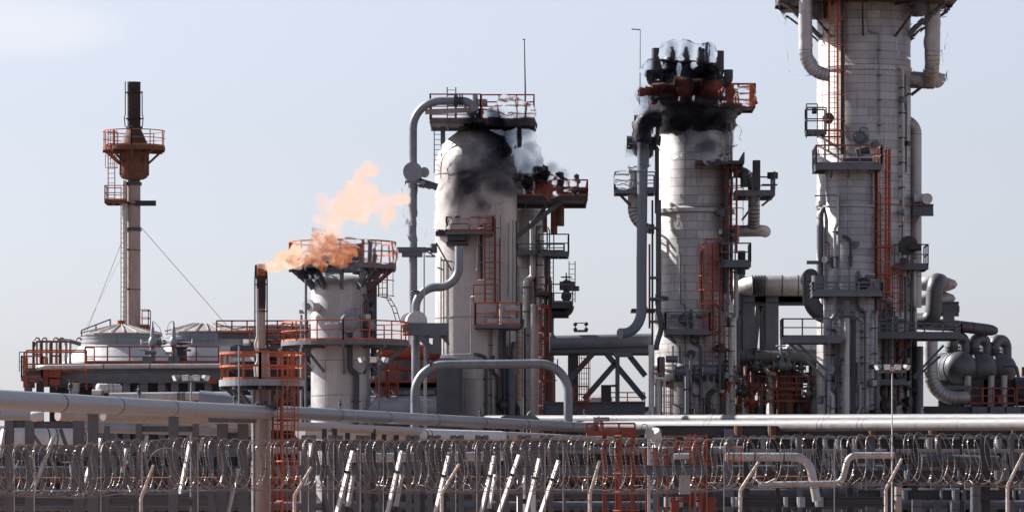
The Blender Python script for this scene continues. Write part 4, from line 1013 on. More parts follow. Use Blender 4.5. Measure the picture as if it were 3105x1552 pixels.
T.part('side_pipe', MB().cyl((X5(862), cy - .5, Z5(830)), (X5(858), cy - .5, Z5(560)), 24 * k5, 20), clad)
# left platform and elbow
box_platform(T, X5(220), X5(445), cy - 4.6, cy - 1.8, Z5(972), steel, steel, h=Z5(880) - Z5(972), sides='flb', brace=[((X5(250), cy - 4, Z5(1000)), (X5(330), cy - 3, Z5(1075)))], wd=.08, thick=.35)
lp_ = rounded([(X5(440), cy - 3, Z5(1185)), (X5(322), cy - 3, Z5(1185)), (X5(322), cy - 3, Z5(870)), (X5(322), cy - 3, Z5(835))], 1.6, 9)
T.part('side_pipe', MB().tube(lp_, 27 * k5, 20), clad)
jj = MB()
for i in range(1, 11): t = (lp_[i + 1] - lp_[i - 1]).normalized(); jj.cyl(lp_[i] - t * .03, lp_[i] + t * .03, 27.8 * k5, 20)
T.part('cladding_joint', jj, dark)
T.part('side_pipe', MB().cyl((X5(455), cy - 3.4, Z5(1100)), (X5(455), cy - 3.4, Z5(600)), 12 * k5, 14), dark)
# dark riser hugging the left flank
T.part('flank_pipe', MB().tube(rounded([(X(498), cy - 4, Z(-60)), (X(498), cy - 4, Z(600)), (X(520), cy - 4, Z(690)), (X(485), cy - 4, Z(800)), (X(485), cy - 4, Z(830))], 2.0, 6), 16 * k, 16), dclad)
T.part('flank_pipe', MB().cyl((X(455), cy - 4.4, 0), (X(455), cy - 4.4, Z(800)), 17 * k, 16), white)
T.part('flank_pipe', MB().cyl((X(497), cy - 4.2, 0), (X(497), cy - 4.2, Z(1000)), 17 * k, 16), white)
T.part('flank_pipe', MB().cyl((X(530), cy - 4.6, 0), (X(530), cy - 4.6, Z(1010)), 7 * k, 12), white)
for (x, y0, y1) in ((462, -60, 830), (445, 200, 700)): T.part('flank_pipe', MB().cyl((X(x), cy - 3.8, Z(y1)), (X(x), cy - 3.8, Z(y0)), 6 * k, 10), red if x < 450 else dark)
gbx = MB()
for y in (100, 395, 520, 655): gbx.box(X(440), X(500), cy - 4.6, cy - 3.4, Z(y + 12), Z(y))
T.part('pipe_clamp', gbx, steel)
# right side upper: dark box, platform, elbow
ub = box_platform(T, X5(660), X5(930), cy - 5.5, cy + 2, Z5(822), steel, dark, h=.5, sides='r', wd=.08)
box_platform(T, X5(890), X5(1112), cy - 2.5, cy + 2, Z5(965), steel, steel, h=Z5(865) - Z5(965), sides='rb', brace=[((X5(1100), cy - 2, Z5(1000)), (X5(1040), cy - 2, Z5(1050))), ((X5(1020), cy - 2, Z5(1010)), (X5(930), cy - 2, Z5(1130)))], wd=.09, thick=.5)
bt = MB(); bt.box(X5(990), X5(1030), cy - 2.5, cy - 1.5, Z5(960), Z5(800)); bt.cyl((X5(1100), cy - 2, Z5(900)), (X5(1100), cy - 2, Z5(865)), .35, 12); bt.box(X5(1040), X5(1125), cy - 2.2, cy - 1.9, Z5(938), Z5(930)); bt.cyl((X5(940), cy - 2.6, Z5(950)), (X5(940), cy - 2.6, Z5(850)), .25, 10)
T.part('instrument', bt, dark)
pp = rounded([(X5(890), cy - .5, Z5(848)), (X5(1003), cy - .5, Z5(848)), (X5(1003), cy - .5, Z5(1155)), (X5(1003), cy + .8, Z5(1172))], 1.9, 10)
T.part('side_pipe', MB().tube(pp, 33 * k5, 22), clad)
jj = MB()
for i in range(1, len(pp) - 1): t = (pp[i + 1] - pp[i - 1]).normalized(); jj.cyl(pp[i] - t * .03, pp[i] + t * .03, 34 * k5, 22)
T.part('cladding_joint', jj, dark)
T.part('side_pipe', MB().tube(rounded([(X5(830), cy + .5, Z5(1178)), (X5(1060), cy + .2, Z5(1175)), (X5(1075), cy + 1.8, Z5(1172))], .7, 5), 33 * k5, 22), clad)
# ladders
ladder(T, X5(870), cy - r0 * .85, Z(245), Z5(830), red, wd=.7, t=.13, hoop=1.3, cg=.8, cz0=Z5(1180))
T.part('ladder_backing', MB().cyl((X5(838), cy - r0 * .95, Z(480)), (X5(838), cy - r0 * .95, Z5(830)), 14 * k5, 14), dark)
ladder(T, X(788), cy - r0 - .6, Z(735), Z(190), orange, wd=.5, t=.09, hoop=.9, cg=.5, cz0=Z(720))
T.part('ladder_backing', MB().cyl((X(764), cy - r0 - .1, Z(910)), (X(764), cy - r0 - .1, Z(230)), 9 * k, 12), dark)
ladder(T, X(845), cy - r0 - .3, Z(735), Z(185), red, wd=.45, t=.1, hoop=1.5, cg=.4, cz0=Z(700))
T.part('ladder_landing', rail_line(MB(), [(X(780), cy - r0 - .9, Z(200)), (X(885), cy - r0 - .9, Z(200))], h=.35, toe=0, mid=False, wd=.09), red, smooth=False)
T.part('ladder_landing', rail_line(MB(), [(X(835), cy - r1 - .6, Z(820)), (X(892), cy - r1 - .6, Z(820))], h=Z(738) - Z(820), toe=.05, step=.5, wd=.07), red, smooth=False)
ladder(T, X(800), cy - r1 - .3, Z(910), Z(735), red, wd=.5, t=.05, cage=False)
# platforms
box_platform(T, X(862), X(1052), cy - r1 - .4, cy, Z(300), steel, steel, h=Z(190) - Z(300), sides='flr', wd=.09, thick=.45, brace=[((X(950), cy - 2, Z(360)), (X(1000), cy - 2, Z(325)))])
T.part('instrument', MB().box(X(870), X(890), cy - r1 - .6, cy - r1 - .2, Z(320), Z(285)).cyl((X(1000), cy - 2, Z(370)), (X(1000), cy - 2, Z(230)), .25, 12), dark)
mp_ = box_platform(T, X(536), X(803), cy - r1 - 1.9, cy - r1 * .6, Z(716), steel, steel, h=Z(606) - Z(716), sides='flr', wd=.075, thick=.3, brace=[((X(600), cy - r1 - .2, Z(780)), (X(560), cy - r1 - 1.5, Z(740))), ((X(735), cy - r1, Z(780)), (X(735), cy - r1 - 1.5, Z(740)))])
manway(T, cx, cy, r1, math.degrees(math.asin((X(660) - cx) / r1)), Z(642), 30 * k, steel)
T.part('gauge_panel', MB().box(X(570), X(625), cy - r1 - 1.0, cy - r1 - .8, Z(640), Z(615)).cyl((X(720), cy - r1 - .9, Z(622)), (X(780), cy - r1 - .9, Z(622)), .15, 10), steel)
T.part('valve_set', MB().box(X(455), X(555), cy - r1 - .8, cy - r1 - .5, Z(535), Z(528)).box(X(480), X(515), cy - r1 - 1, cy - r1 - .6, Z(560), Z(495)).cyl((X(490), cy - r1, Z(505)), (X(555), cy - r1 - .5, Z(518)), .12, 8), steel)
ring_platform(T, cx - 3 * k, cy, r1, (X(1012) - X(490)) / 2, Z(975), -90, 92, steel, dark, h=Z(915) - Z(975), wd=.09, thick=.35)
T.part('valve_set', MB().cyl((X(540), cy - r1 - 1.8, Z(884)), (X(610), cy - r1 - 1.8, Z(884)), .22, 12).box(X(500), X(530), cy - r1 - 2, cy - r1 - 1.6, Z(960), Z(870)).cyl((X(600), cy - r1 - 1.6, Z(955)), (X(660), cy - r1 - 1.6, Z(955)), .3, 12).cyl((X(760), cy - r1 - 1.4, Z(950)), (X(840), cy - r1 - 1.4, Z(950)), .35, 12), steel)
T.part('manway_cover', MB().cyl((X(695), cy - r1 - .35, Z(848)), (X(695), cy - r1 + .2, Z(848)), .28, 16), dark)
ladder(T, X(545), cy - r1 - .9, 1, Z(1000), red, wd=.6, t=.1, hoop=1.2, cz0=4)
box_platform(T, X(490), X(530), cy - 6, cy - 4, Z(970), red, steel, h=Z(880) - Z(970), sides='fl', wd=.07)
T.part('stay', MB().bar((X(760), cy - r1 - .15, Z(1000)), (X(745), cy - r1 - .2, Z(1130)), .14).bar((X(940), cy - r1 * .8, Z(1010)), (X(875), cy - r1 - .2, Z(1120)), .14), red)
T.part('insulation_foot', MB().add([P(z6(400, 1228), D, -5), P(z6(440, 1228), D, -5), P(z6(440, 1190), D, -5), P(z6(425, 1195), D, -5), P(z6(400, 1228), D, -4), P(z6(440, 1228), D, -4), P(z6(440, 1190), D, -4), P(z6(425, 1195), D, -4)], [(0, 1, 2, 3), (7, 6, 5, 4), (0, 4, 5, 1), (1, 5, 6, 2), (2, 6, 7, 3), (3, 7, 4, 0)]), white)

clutter(T, cx, cy, r1 + .1, 3, Z(480), -20, 75, 16, 24)
clutter(T, cx, cy, r0 + .05, Z(600), Z5(700), 20, 80, 8, 25)
clutter(T, cx, cy, r1 + .2, 3, Z(800), -60, 60, 12, 26)

# ================================================================ L. frame and ducts between the towers
D = 326.0; Z, X = place(D, z6); k = M(1 / 1.982, D); Z8, X8 = place(D, z8); k8 = M(1 / 1.84, D)
T = Thing('steel_gantry', 'tall dark steel frame with a ladder between the middle tower and the right tower', 'frame', (X(1120), D, 0))
for x, w_ in ((1050, .8), (1190, .85)):
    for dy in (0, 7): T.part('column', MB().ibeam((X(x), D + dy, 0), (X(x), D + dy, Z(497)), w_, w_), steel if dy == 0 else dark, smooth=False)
for (x, y0) in ((1003, 350), (990, 480)): T.part('column', MB().cyl((X(x), D, 0), (X(x), D, Z(y0)), .28, 12), steel)
for y, x0_, x1_, h_, m_ in ((512, 1070, 1480, .8, steel), (512, 1020, 1480, .5, dark), (980, 980, 1460, .7, dark), (1200, 970, 1500, 1.2, dark)):
    T.part('beam', MB().ibeam((X(x0_), D - .2, Z(y)), (X(x1_), D - .2, Z(y)), .5, h_), m_, smooth=False)
T.part('beam', MB().bar((X(965), D - 1, Z(592)), (X(1000), D - 1, Z(592)), .2, .35), dark)
T.part('brace', MB().ibeam((X(1112), D, Z(540)), (X(1085), D, Z(820)), .35, .35).ibeam((X(1128), D, Z(540)), (X(1165), D, Z(830)), .35, .35).ibeam((X(1120), D, Z(1010)), (X(1040), D, Z(1140)), .3, .3).ibeam((X(1230), D, Z(1010)), (X(1070), D, Z(1190)), .4, .4).ibeam((X(1130), D, Z(1010)), (X(1200), D, Z(1180)), .25, .25), steel, smooth=False)
ladder(T, X(1148), D + 1, Z(830), Z(540), steel, wd=.55, t=.06, cage=False)
bx = MB()
for (a, b, c, d_) in ((1225, 1308, 1090, 1150), (1255, 1330, 1070, 1095), (980, 1030, 1080, 1180), (1340, 1440, 1100, 1170)):
    bx.box(X(a), X(b), D - 1, D - .8, Z(d_), Z(c))
T.part('panel_box', bx, red)
T.part('handrail', rail_line(MB(), [(X(1225), D - 1, Z(1110)), (X(1470), D - 1, Z(1110))], h=.9, wd=.08), red, smooth=False)
mb = MB()
for (x, y, r_) in ((1150, 1080, 16), (1120, 1150, 20), (1180, 1140, 22), (1260, 1180, 14), (1145, 1030, 14)): mb.lathe([(.01, -r_ * k), (r_ * k * .8, -r_ * k * .6), (r_ * k, 0), (r_ * k * .8, r_ * k * .6), (.01, r_ * k)], 0, 0, 14, (0, 0, 1), (X(x), D - .6, Z(y)))
T.part('valve_body', mb, steel)
T.part('valve_stem', MB().bar((X(1110), D - .8, Z(1190)), (X(1130), D - .8, Z(1020)), .12).bar((X(1190), D - .8, Z(1170)), (X(1175), D - .8, Z(1030)), .1).bar((X(1160), D - .8, Z(1190)), (X(1200), D - .8, Z(1100)), .1), brace_m)
q = lambda x, y, dy=0: (X(x), D + dy, Z(y))
T.part('handrail_post', rail_line(MB(), [q(1085, 560, -1) , q(1085, 561, -1)], h=.1, toe=0, mid=False), steel)

g_ = random.Random(44)
for i in range(22):
    x = g_.uniform(990, 1440); y = g_.uniform(860, 1180); r_ = g_.choice((.08, .12, .2, .3)); m_ = g_.choice((dark, steel, dclad, clad, red, rust)); x2 = x + g_.uniform(-90, 90)
    T.part('process_pipe', MB().tube(rounded([(X(x), D - 1.2 - g_.random(), Z(1230)), (X(x), D - 1.2, Z(y)), (X(x2), D - 1.2, Z(y)), (X(x2), D - .6, Z(y - g_.uniform(20, 90)))], r_ * 3, 5), r_, 10), m_)
for i in range(9):
    x = g_.uniform(1000, 1440); y = g_.uniform(900, 1160); gate_valve(T, (X(x), D - 2.4, Z(y)), g_.uniform(.7, 1.2), (1, 0, 0), g_.choice((dark, steel, red)))
for y in (905, 1060, 1130): T.part('handrail', rail_line(MB(), [(X(985), D - 2, Z(y)), (X(1440), D - 2, Z(y))], h=.9, wd=.07), red if y > 1000 else steel, smooth=False)
# big clad duct between the towers, with the hooped bend at its right end
pts = [Vector(q(970, 440, 2)), Vector(q(1060, 432, -1)), Vector(q(1500, 432, -1))]
T = pipe('clad_duct', 'widest pale clad duct joining the middle tower to the right tower high up', pts, M(62 / 1.982, D), clad, bend=2.2, bands=[(1, (.02, .06, .1, .14, .18, .42, .64, .88))])
T = pipe('clad_duct', 'ribbed grey duct bending down at the left flank of the right tower', [Vector((X8(245), 320, Z8(392))), Vector((X8(250), 318, Z8(384))), Vector((X8(250), 318, Z8(590))), Vector((X8(360), 318, Z8(598)))], 45 * k8, dclad, bend=[.1, 2.4], seg=12, lobster=True)
mb = MB()
for i in range(7): mb.cyl((X8(250), 318, Z8(410 + i * 14) - .03), (X8(250), 318, Z8(410 + i * 14) + .03), 45.6 * k8, 24)
mb.cyl((X8(262), 318, Z8(372)), (X8(262), 318.01, Z8(352)), .2, 10)
T.part('cladding_joint', mb, dark)
T = pipe('clad_duct', 'dull lower duct running between the towers at rail height', [Vector(q(985, 868, -2)), Vector(q(1180, 868, -2)), Vector(q(1500, 872, -2))], 44 * k, dclad, bands=[(0, (.05, .2, .95)), (1, (.3,))])
T = hdrum('dark domed drum lying behind the platform left of the right tower', X8(262) * 0 + z8(255, 0)[0], z8(345, 0)[0], z8(0, 985)[1], z8(0, 1045)[1], 330, m=dclad)[0]
T = hdrum('pale cone ended drum under the ribbed bend left of the right tower', z8(150, 0)[0], z8(340, 0)[0], z8(0, 722)[1], z8(0, 770)[1], 334, m=clad, strapf=(.3, .7))[0]

# ================================================================ M. big right tower and its companion
D = 320.0; Z, X = place(D, z7); Z8, X8 = place(D, z8); k = M(1 / 1.84, D)
cx, cy, rad = X(587), D, 262 * k
T = Thing('distillation_tower', 'tallest clad tower, cut off by the top of the picture, with orange ladders', 'tower', (cx, cy, 0))
sh_ = T.part('shell', MB().lathe([(rad, 0), (rad, Z(-60)), (rad * .9, Z(-110)), (rad * .5, Z(-150)), (.01, Z(-160))], cx, cy, 120), mat('big_tower_cladding', (.342, .328, .325), .5, metal=.45, var=.10, streak=.4, seams=(3.3, .52, rad), spot=.15))
bm = MB()
for y in (398, 1140): bm.lathe([(rad, Z(y + 18)), (rad * 1.025, Z(y + 12)), (rad * 1.025, Z(y - 12)), (rad, Z(y - 18))], cx, cy, 96)
T.part('stiffener', bm, clad, sh_)
ring_platform(T, cx, cy, rad, (X(1090) - X(100)) / 2, Z(8), 100, 440, orange, dark, h=1.1, thick=.35, wd=.09)
tp_ = MB(); tp_.box(X(100), X(340), cy - 4, cy + 2, Z(32), Z(14)); tp_.box(X(810), X(1085), cy - 4, cy + 2, Z(32), Z(14))
T.part('platform_beam', tp_, dark)
T.part('platform_stay', MB().bar((X(335), cy - 1, Z(215)), (X(130), cy - 2, Z(20)), .25).bar((X(830), cy - 1, Z(215)), (X(1010), cy - 2, Z(40)), .25).bar((X(840), cy - 1, Z(190)), (X(920), cy - 1, Z(120)), .3).cyl((X(895), cy - 1.5, Z(105)), (X(895), cy - 1.5, Z(30)), .5, 14).cyl((X(310), cy - 1.5, Z(120)), (X(310), cy - 1.5, Z(20)), .6, 14), steel)
def side(pts, rr, bend, jn=True, m_=clad, name='side_pipe'):
    pp = rounded(pts, bend, 10); o = T.part(name, MB().tube(pp, rr, 22), m_)
    if jn:
        jj = MB()
        for i in range(1, len(pp) - 1): t = (pp[i + 1] - pp[i - 1]).normalized(); jj.cyl(pp[i] - t * .018, pp[i] + t * .018, rr * 1.008, 22)
        T.part('cladding_joint', jj, dclad, o)
    return o
side([(X(240), cy - 4, Z(20)), (X(240), cy - 4, Z(445)), (X(370), cy - 4, Z(452))], 36 * k, 1.9)
side([(X(960), cy - 1, Z(20)), (X(960), cy - 1, Z(432)), (X(960), cy + 1.2, Z(436))], 41 * k, 1.6)
side([(X(820), cy + .6, Z(436)), (X(1010), cy + .6, Z(436)), (X(1012), cy + 2.4, Z(434))], 40 * k, .9)
T.part('pipe_rest', MB().bar((X(840), cy - .5, Z(485)), (X(975), cy - .5, Z(490)), .35, .25).bar((X(848), cy - .5, Z(535)), (X(900), cy - .5, Z(495)), .2), dark)
side([(X(800), cy, Z(672)), (X(878), cy, Z(672)), (X(878), cy, Z8(345)), (X(878), cy, Z8(520))], 32 * k, 1.9)
T.part('relief_stub', MB().cyl((X(860), cy - 1, Z(1112)), (X(930), cy - 1, Z(1112)), 25 * k, 20).cyl((X(930), cy - 1.6, Z(1118)), (X(930), cy - .2, Z(1118)), 30 * k, 24).cyl((X(930), cy - 1, Z(1150)), (X(930), cy - 1, Z(1118)), 20 * k, 16), white)
T.part('stub_shelf', MB().ibeam((X(855), cy - 1, Z(1178)), (X(968), cy - 1, Z(1178)), .6, .75).bar((X(862), cy - 1, Z(1245)), (X(890), cy - 1, Z(1195)), .25), steel, smooth=False)
ladder(T, X(400), cy - rad * .95, Z(870), Z(-40), orange, wd=.55, t=.1, hoop=1.6, cg=.75, cz0=Z(835))
T.part('ladder_backing', MB().cyl((X(452), cy - rad * .98, Z(880)), (X(452), cy - rad * .98, Z(-60)), 11 * k, 14), dark)
box_platform(T, X(240), X(352), cy - 5.2, cy - 3.6, Z(770), steel, steel, h=Z(640) - Z(770), sides='flb', wd=.09)
T.part('gate_frame', rail_line(MB(), [(X(240), cy - 5.3, Z(808)), (X(300), cy - 5.3, Z(808))], h=Z(622) - Z(808), toe=0, mid=False, wd=.07, step=.6), steel, smooth=False)
T.part('instrument', MB().cyl((X(270), cy - 5.4, Z(660)), (X(295), cy - 5.4, Z(660)), .2, 12).cyl((X(372), cy - rad - .4, Z(685)), (X(372), cy - rad, Z(685)), .35, 16), dark)
T.part('ladder_landing', rail_line(MB(), [(X(340), cy - rad - .6, Z(795)), (X(440), cy - rad - .6, Z(795))], h=Z(755) - Z(795), mid=False, wd=.12), orange, smooth=False)
manway(T, cx, cy, rad, math.degrees(math.asin((X(550) - cx) / rad)), Z(793), 38 * k, steel)
box_platform(T, X8(735), X8(925), cy - rad - .2, cy, Z8(298), steel, steel, h=Z8(185) - Z8(298), sides='fr', wd=.085, thick=.35, brace=[((X8(750), cy - rad - .1, Z8(345)), (X8(770), cy - rad - .1, Z8(300))), ((X8(840), cy - 2, Z8(340)), (X8(820), cy - 2, Z8(305)))])
T.part('instrument', MB().cyl((X8(812), cy - rad - .6, Z8(190)), (X8(812), cy - rad + .2, Z8(190)), .6, 20).cyl((X8(810), cy - rad - .8, Z8(208)), (X8(880), cy - rad - .8, Z8(205)), .2, 12).box(X8(765), X8(800), cy - rad - .7, cy - rad - .4, Z8(292), Z8(262)), dark)
ladder(T, X8(745), cy - rad - .5, Z8(585), Z8(305), red, wd=.5, t=.08, hoop=1.2, cg=.45, cz0=Z8(560))
# lower part: platforms, braces, manways
box_platform(T, X8(580), X8(1095), cy - rad - 2.2, cy - 1.0, Z8(683), steel, steel, h=Z8(628) - Z8(683), sides='flr', wd=.09, thick=.42, brace=[((X8(1010), cy - 3, Z8(740)), (X8(845), cy - rad, Z8(915))), ((X8(990), cy - 3.4, Z8(800)), (X8(850), cy - rad, Z8(925))), ((X8(820), cy - 5, Z8(720)), (X8(770), cy - rad, Z8(810)))])
ho = MB(); 
for (x, y, r_, ln) in ((655, 608, 9, 60), (700, 600, 12, 30), (760, 610, 10, 50)): ho.cyl((X8(x - ln / 2), cy - rad - 1.5, Z8(y)), (X8(x + ln / 2), cy - rad - 1.5, Z8(y)), r_ * k, 12)
ho.box(X8(725), X8(748), cy - rad - 1.8, cy - rad - 1.2, Z8(670), Z8(585)); ho.box(X8(590), X8(625), cy - rad - 1.6, cy - rad - 1.2, Z8(670), Z8(600))
T.part('instrument', ho, steel)
box_platform(T, X8(585), X8(802), cy - rad - 1.6, cy - rad * .8, Z8(942), steel, steel, h=Z8(850) - Z8(942), sides='flr', wd=.08, thick=.3)
T.part('nozzle_box', MB().box(X8(600), X8(655), cy - rad - 1.1, cy - rad - .2, Z8(905), Z8(842)).cyl((X8(630), cy - rad - 1.3, Z8(872)), (X8(630), cy - rad, Z8(872)), .5, 18), steel)
manway(T, cx, cy, rad, math.degrees(math.asin((X8(690) - cx) / rad)), Z8(1072), 42 * k, dark)
ladder(T, X8(562), cy - rad - .6, 1, Z8(600), red, wd=.5, t=.12, hoop=1.6, cg=.7, cz0=5)
T.part('drop_pipe', MB().cyl((X8(862), cy - rad * .3, 0), (X8(862), cy - rad * .3, Z8(700)), .2, 12).cyl((X8(885), cy - rad * .4, 0), (X8(885), cy - rad * .4, Z8(740)), .3, 14), steel)
clutter(T, cx, cy, rad, 3, Z8(350), 20, 85, 18, 27)
clutter(T, cx, cy, rad, Z8(600), Z(200), 10, 60, 5, 28)
clutter(T, cx, cy, rad, 3, Z8(700), 0, 80, 14, 29, .14)
# companion column in front
D = 312.0; Z8, X8 = place(D, z8); Z7, X7 = place(D, z7); k = M(1 / 1.84, D)
cx, cy, rad = X8(508), D, 146 * k
T = Thing('companion_column', 'slimmer clad column standing against the front left of the tallest tower', 'column', (cx, cy, 0))
T.part('shell', MB().lathe([(rad, 0), (rad, Z7(1160)), (rad * .93, Z7(1145)), (rad * .93, Z7(955)), (.01, Z7(950))], cx, cy, 96), mat('companion_cladding', (.28, .278, .29), .5, metal=.45, var=.12, streak=.4, seams=(3.6, .43, rad), spot=.15))
T.part('stiffener', MB().cyl((cx, cy, Z7(1158)), (cx, cy, Z7(1150)), rad * 1.03, 96), clad)
box_platform(T, X7(305), X7(672), cy - rad - 1.2, cy + 1, Z7(935), steel, steel, h=Z7(832) - Z7(935), sides='flr', wd=.09, thick=.45, brace=[((X7(395), cy - rad, Z7(1000)), (X7(395), cy - rad - 1, Z7(955))), ((X7(490), cy - rad, Z7(1000)), (X7(490), cy - rad - 1, Z7(955))), ((X7(618), cy - rad, Z7(1000)), (X7(618), cy - rad - 1, Z7(955)))])
T.part('instrument', MB().box(X7(455), X7(620), cy - rad - .9, cy - rad - .6, Z7(918), Z7(900)).cyl((X7(530), cy - rad - .8, Z7(870)), (X7(600), cy - rad - .8, Z7(850)), .3, 14), dark)
T.part('handrail', rail_line(MB(), [(X7(305), cy - rad - 1.25, Z7(932)), (X7(630), cy - rad - 1.25, Z7(932))], h=Z7(832) - Z7(932), toe=0, mid=False, wd=.05, step=2.4), red, smooth=False)
ladder(T, X7(685), cy - .6, Z8(460), Z7(830), orange, wd=.55, t=.08, hoop=.95, cg=.55, cz0=Z8(440))
ladder(T, X8(712), cy - 1.0, Z8(460), Z7(840), red, wd=.2, t=.14, cage=False)
ladder(T, X8(685), cy - .8, Z8(590), Z8(460), red, wd=.5, t=.08, cage=False)
T.part('ladder_landing', MB().box(X8(660), X8(740), cy - 1.6, cy - .9, Z8(194), Z8(186)).box(X8(660), X8(735), cy - 1.6, cy - .9, Z8(346), Z8(336)).box(X8(665), X8(750), cy - 1.6, cy - .9, Z8(466), Z8(458)), red)
T.part('drop_pipe', MB().cyl((X8(652), cy - rad * .3, Z8(600)), (X8(652), cy - rad * .3, Z7(950)), 9 * k, 12), dark)
T.part('drop_pipe', MB().tube(rounded([(X8(345), cy - .5, Z8(400)), (X8(345), cy - .5, Z7(1190)), (X8(372), cy - .3, Z7(1155))], .5, 5), 14 * k, 14), dclad)
T.part('stub_rail', MB().bar((X8(265), cy - .8, Z8(272)), (X8(330), cy - .8, Z8(272)), .2, .22).bar((X7(305), cy - 1.5, Z7(1102)), (X7(440), cy - 1.9, Z7(1102)), .08).bar((X7(440), cy - 2, Z7(1102)), (X7(440), cy - 2, Z8(300)), .07), steel)
box_platform(T, X8(285), X8(672), cy - rad - 1.4, cy, Z8(442), steel, steel, h=Z8(393) - Z8(442), sides='flr', wd=.085, thick=.4)
manway(T, cx, cy, rad, math.degrees(math.asin((X8(560) - cx) / rad)), Z8(395), 34 * k, dark)
T.part('instrument', MB().cyl((X8(568), cy - rad - 1.6, Z8(358)), (X8(628), cy - rad - 1.6, Z8(358)), .14, 10).box(X8(630), X8(655), cy - rad - 1.5, cy - rad - 1, Z8(435), Z8(375)).cyl((X8(322), cy - rad, Z8(430)), (X8(322), cy - rad, Z8(350)), .4, 14), steel)
box_platform(T, X8(118), X8(445), cy - rad - 1.6, cy - .5, Z8(695), steel, steel, h=Z8(595) - Z8(695), sides='fl', wd=.09, thick=.5, brace=[((X8(155), cy - 2.5, Z8(720)), (X8(365), cy - 2, Z8(925))), ((X8(205), cy - 2.2, Z8(725)), (X8(372), cy - 2, Z8(880)))])
T.part('downcomer', MB().cyl((X8(479), cy - rad - .7, 0), (X8(479), cy - rad - .7, Z8(560)), 15 * k, 16), clad)
T.part('valve_head', MB().box(X8(462), X8(496), cy - rad - 1.1, cy - rad - .5, Z8(575), Z8(530)).cyl((X8(479), cy - rad - .8, Z8(530)), (X8(479), cy - rad - .8, Z8(490)), .2, 12).cyl((X8(430), cy - rad - .8, Z8(570)), (X8(525), cy - rad - .8, Z8(570)), .2, 12).cyl((X8(455), cy - rad - .8, Z8(496)), (X8(505), cy - rad - .8, Z8(496)), .12, 10), steel)
T.part('cable_tray', MB().box(X8(505), X8(530), cy - rad - .5, cy - rad - .3, 0, Z8(590)), dark)

clutter(T, cx, cy, rad + .05, 3, Z8(400), -70, 70, 18, 30)
clutter(T, cx, cy, rad, Z8(300), Z7(1200), -50, 30, 3, 31)
# ================================================================ right hand ducts and exchangers
D = 324.0; Z, X = place(D, c4); k = M(1 / 2.477, D); Q = lambda x, y, dy=0.0: Vector((X(x), D + dy, Z(y)))
T = pipe('clad_duct', 'fat ribbed duct snaking down at the right flank of the tallest tower', [Q(570, 262, 3), Q(520, 258, 0), Q(470, 260, -1.5), Q(462, 420, -1.5), Q(450, 560, -1.5), Q(340, 560, -1)], 62 * k, dclad, bend=[.5, 1.8, .6, 2.4], seg=9, lobster=True)
T = pipe('clad_duct', 'upper of two rounded duct ends right of the snaking duct', [Q(400, 250, 2.5), Q(535, 268, 1.5), Q(552, 268, 2.6)], 58 * k, clad, bend=.6, n=28)
T.part('duct_end', MB().lathe([(58 * k, 0), (50 * k, .5), (30 * k, .9), (.01, 1.05)], 0, 0, 28, (1, -.1, 0), Q(548, 268, 1.5)), clad)
T = pipe('clad_duct', 'lower of two rounded duct ends right of the snaking duct', [Q(380, 362, 3.5), Q(535, 368, 2.8), Q(552, 368, 3.8)], 54 * k, clad, bend=.6, n=28)
T.part('duct_end', MB().lathe([(54 * k, 0), (46 * k, .5), (28 * k, .9), (.01, 1.05)], 0, 0, 28, (1, -.1, 0), Q(548, 368, 2.8)), clad)
T = Thing('duct_support', 'short steel stub frame holding the rounded duct ends', 'bracket', Q(590, 540))
T.part('beam', MB().ibeam(Q(480, 462), Q(662, 462), .5, .95).ibeam(Q(586, 560), Q(586, 480), .7, .7), steel, smooth=False)
T.part('fascia', MB().box(Q(655, 0).x, Q(664, 0).x, D - .4, D - .25, Z(488), Z(440)), orange)
T = pipe('clad_duct', 'slanting dull duct with a domed right end above the three exchangers', [Q(380, 575, 0), Q(620, 580, 1), Q(900, 608, 2)], 44 * k, dclad, bands=[(0, (.3, .5, .7, .97)), (1, (.08, .55))], n=28)
T.part('duct_end', MB().lathe([(44 * k, 0), (40 * k, .35), (26 * k, .65), (.01, .75)], 0, 0, 28, (1, .2, -.1), Q(899, 608, 2)), dclad)
T = pipe('clad_duct', 'large clad duct dropping below the right platform and turning right at its foot', [Q(440, 700, -1), Q(440, 1138, -1), Q(735, 1130, -1)], 54 * k, clad, bend=1.7, seg=10, lobster=True, n=28)
T = Thing('duct_plinth', 'dark steel shelf under the foot of the large clad duct', 'frame', Q(700, 1230))
T.part('beam', MB().box(X(385), X(1180), D - 1.5, D + 4, Z(1250), Z(1196)), dark)
T.part('beam', MB().box(X(510), X(740), D - 1.2, D - .8, Z(1070), Z(1040)), steel)
for x in (520, 640, 760, 905, 1060): T.part('post', MB().ibeam((X(x), D - 1, 0), (X(x), D - 1, Z(1240)), .5, .5), steel, smooth=False)
for x in (745, 880, 1000): T.part('panel', MB().box(X(x), X(x + 110), D - 1.7, D - 1.55, Z(1246), Z(1200)), steel)
T.part('handrail', rail_line(MB(), [(X(735), D - 1.4, Z(1180)), (X(1065), D - 1.4, Z(1180))], h=Z(1060) - Z(1180), toe=.12, step=1.5, wd=.09), red, smooth=False)
T.part('panel_box', MB().box(X(815), X(832), D - 1.6, D - 1.45, Z(1165), Z(1060)).box(X(940), X(975), D - 1.6, D - 1.45, Z(1175), Z(1125)), red)
labs = ['left of three dark heat exchangers, nearest the tallest tower', 'middle one of three dark heat exchangers at the right', 'right one of three dark heat exchangers, with a small elbow tap on its end']
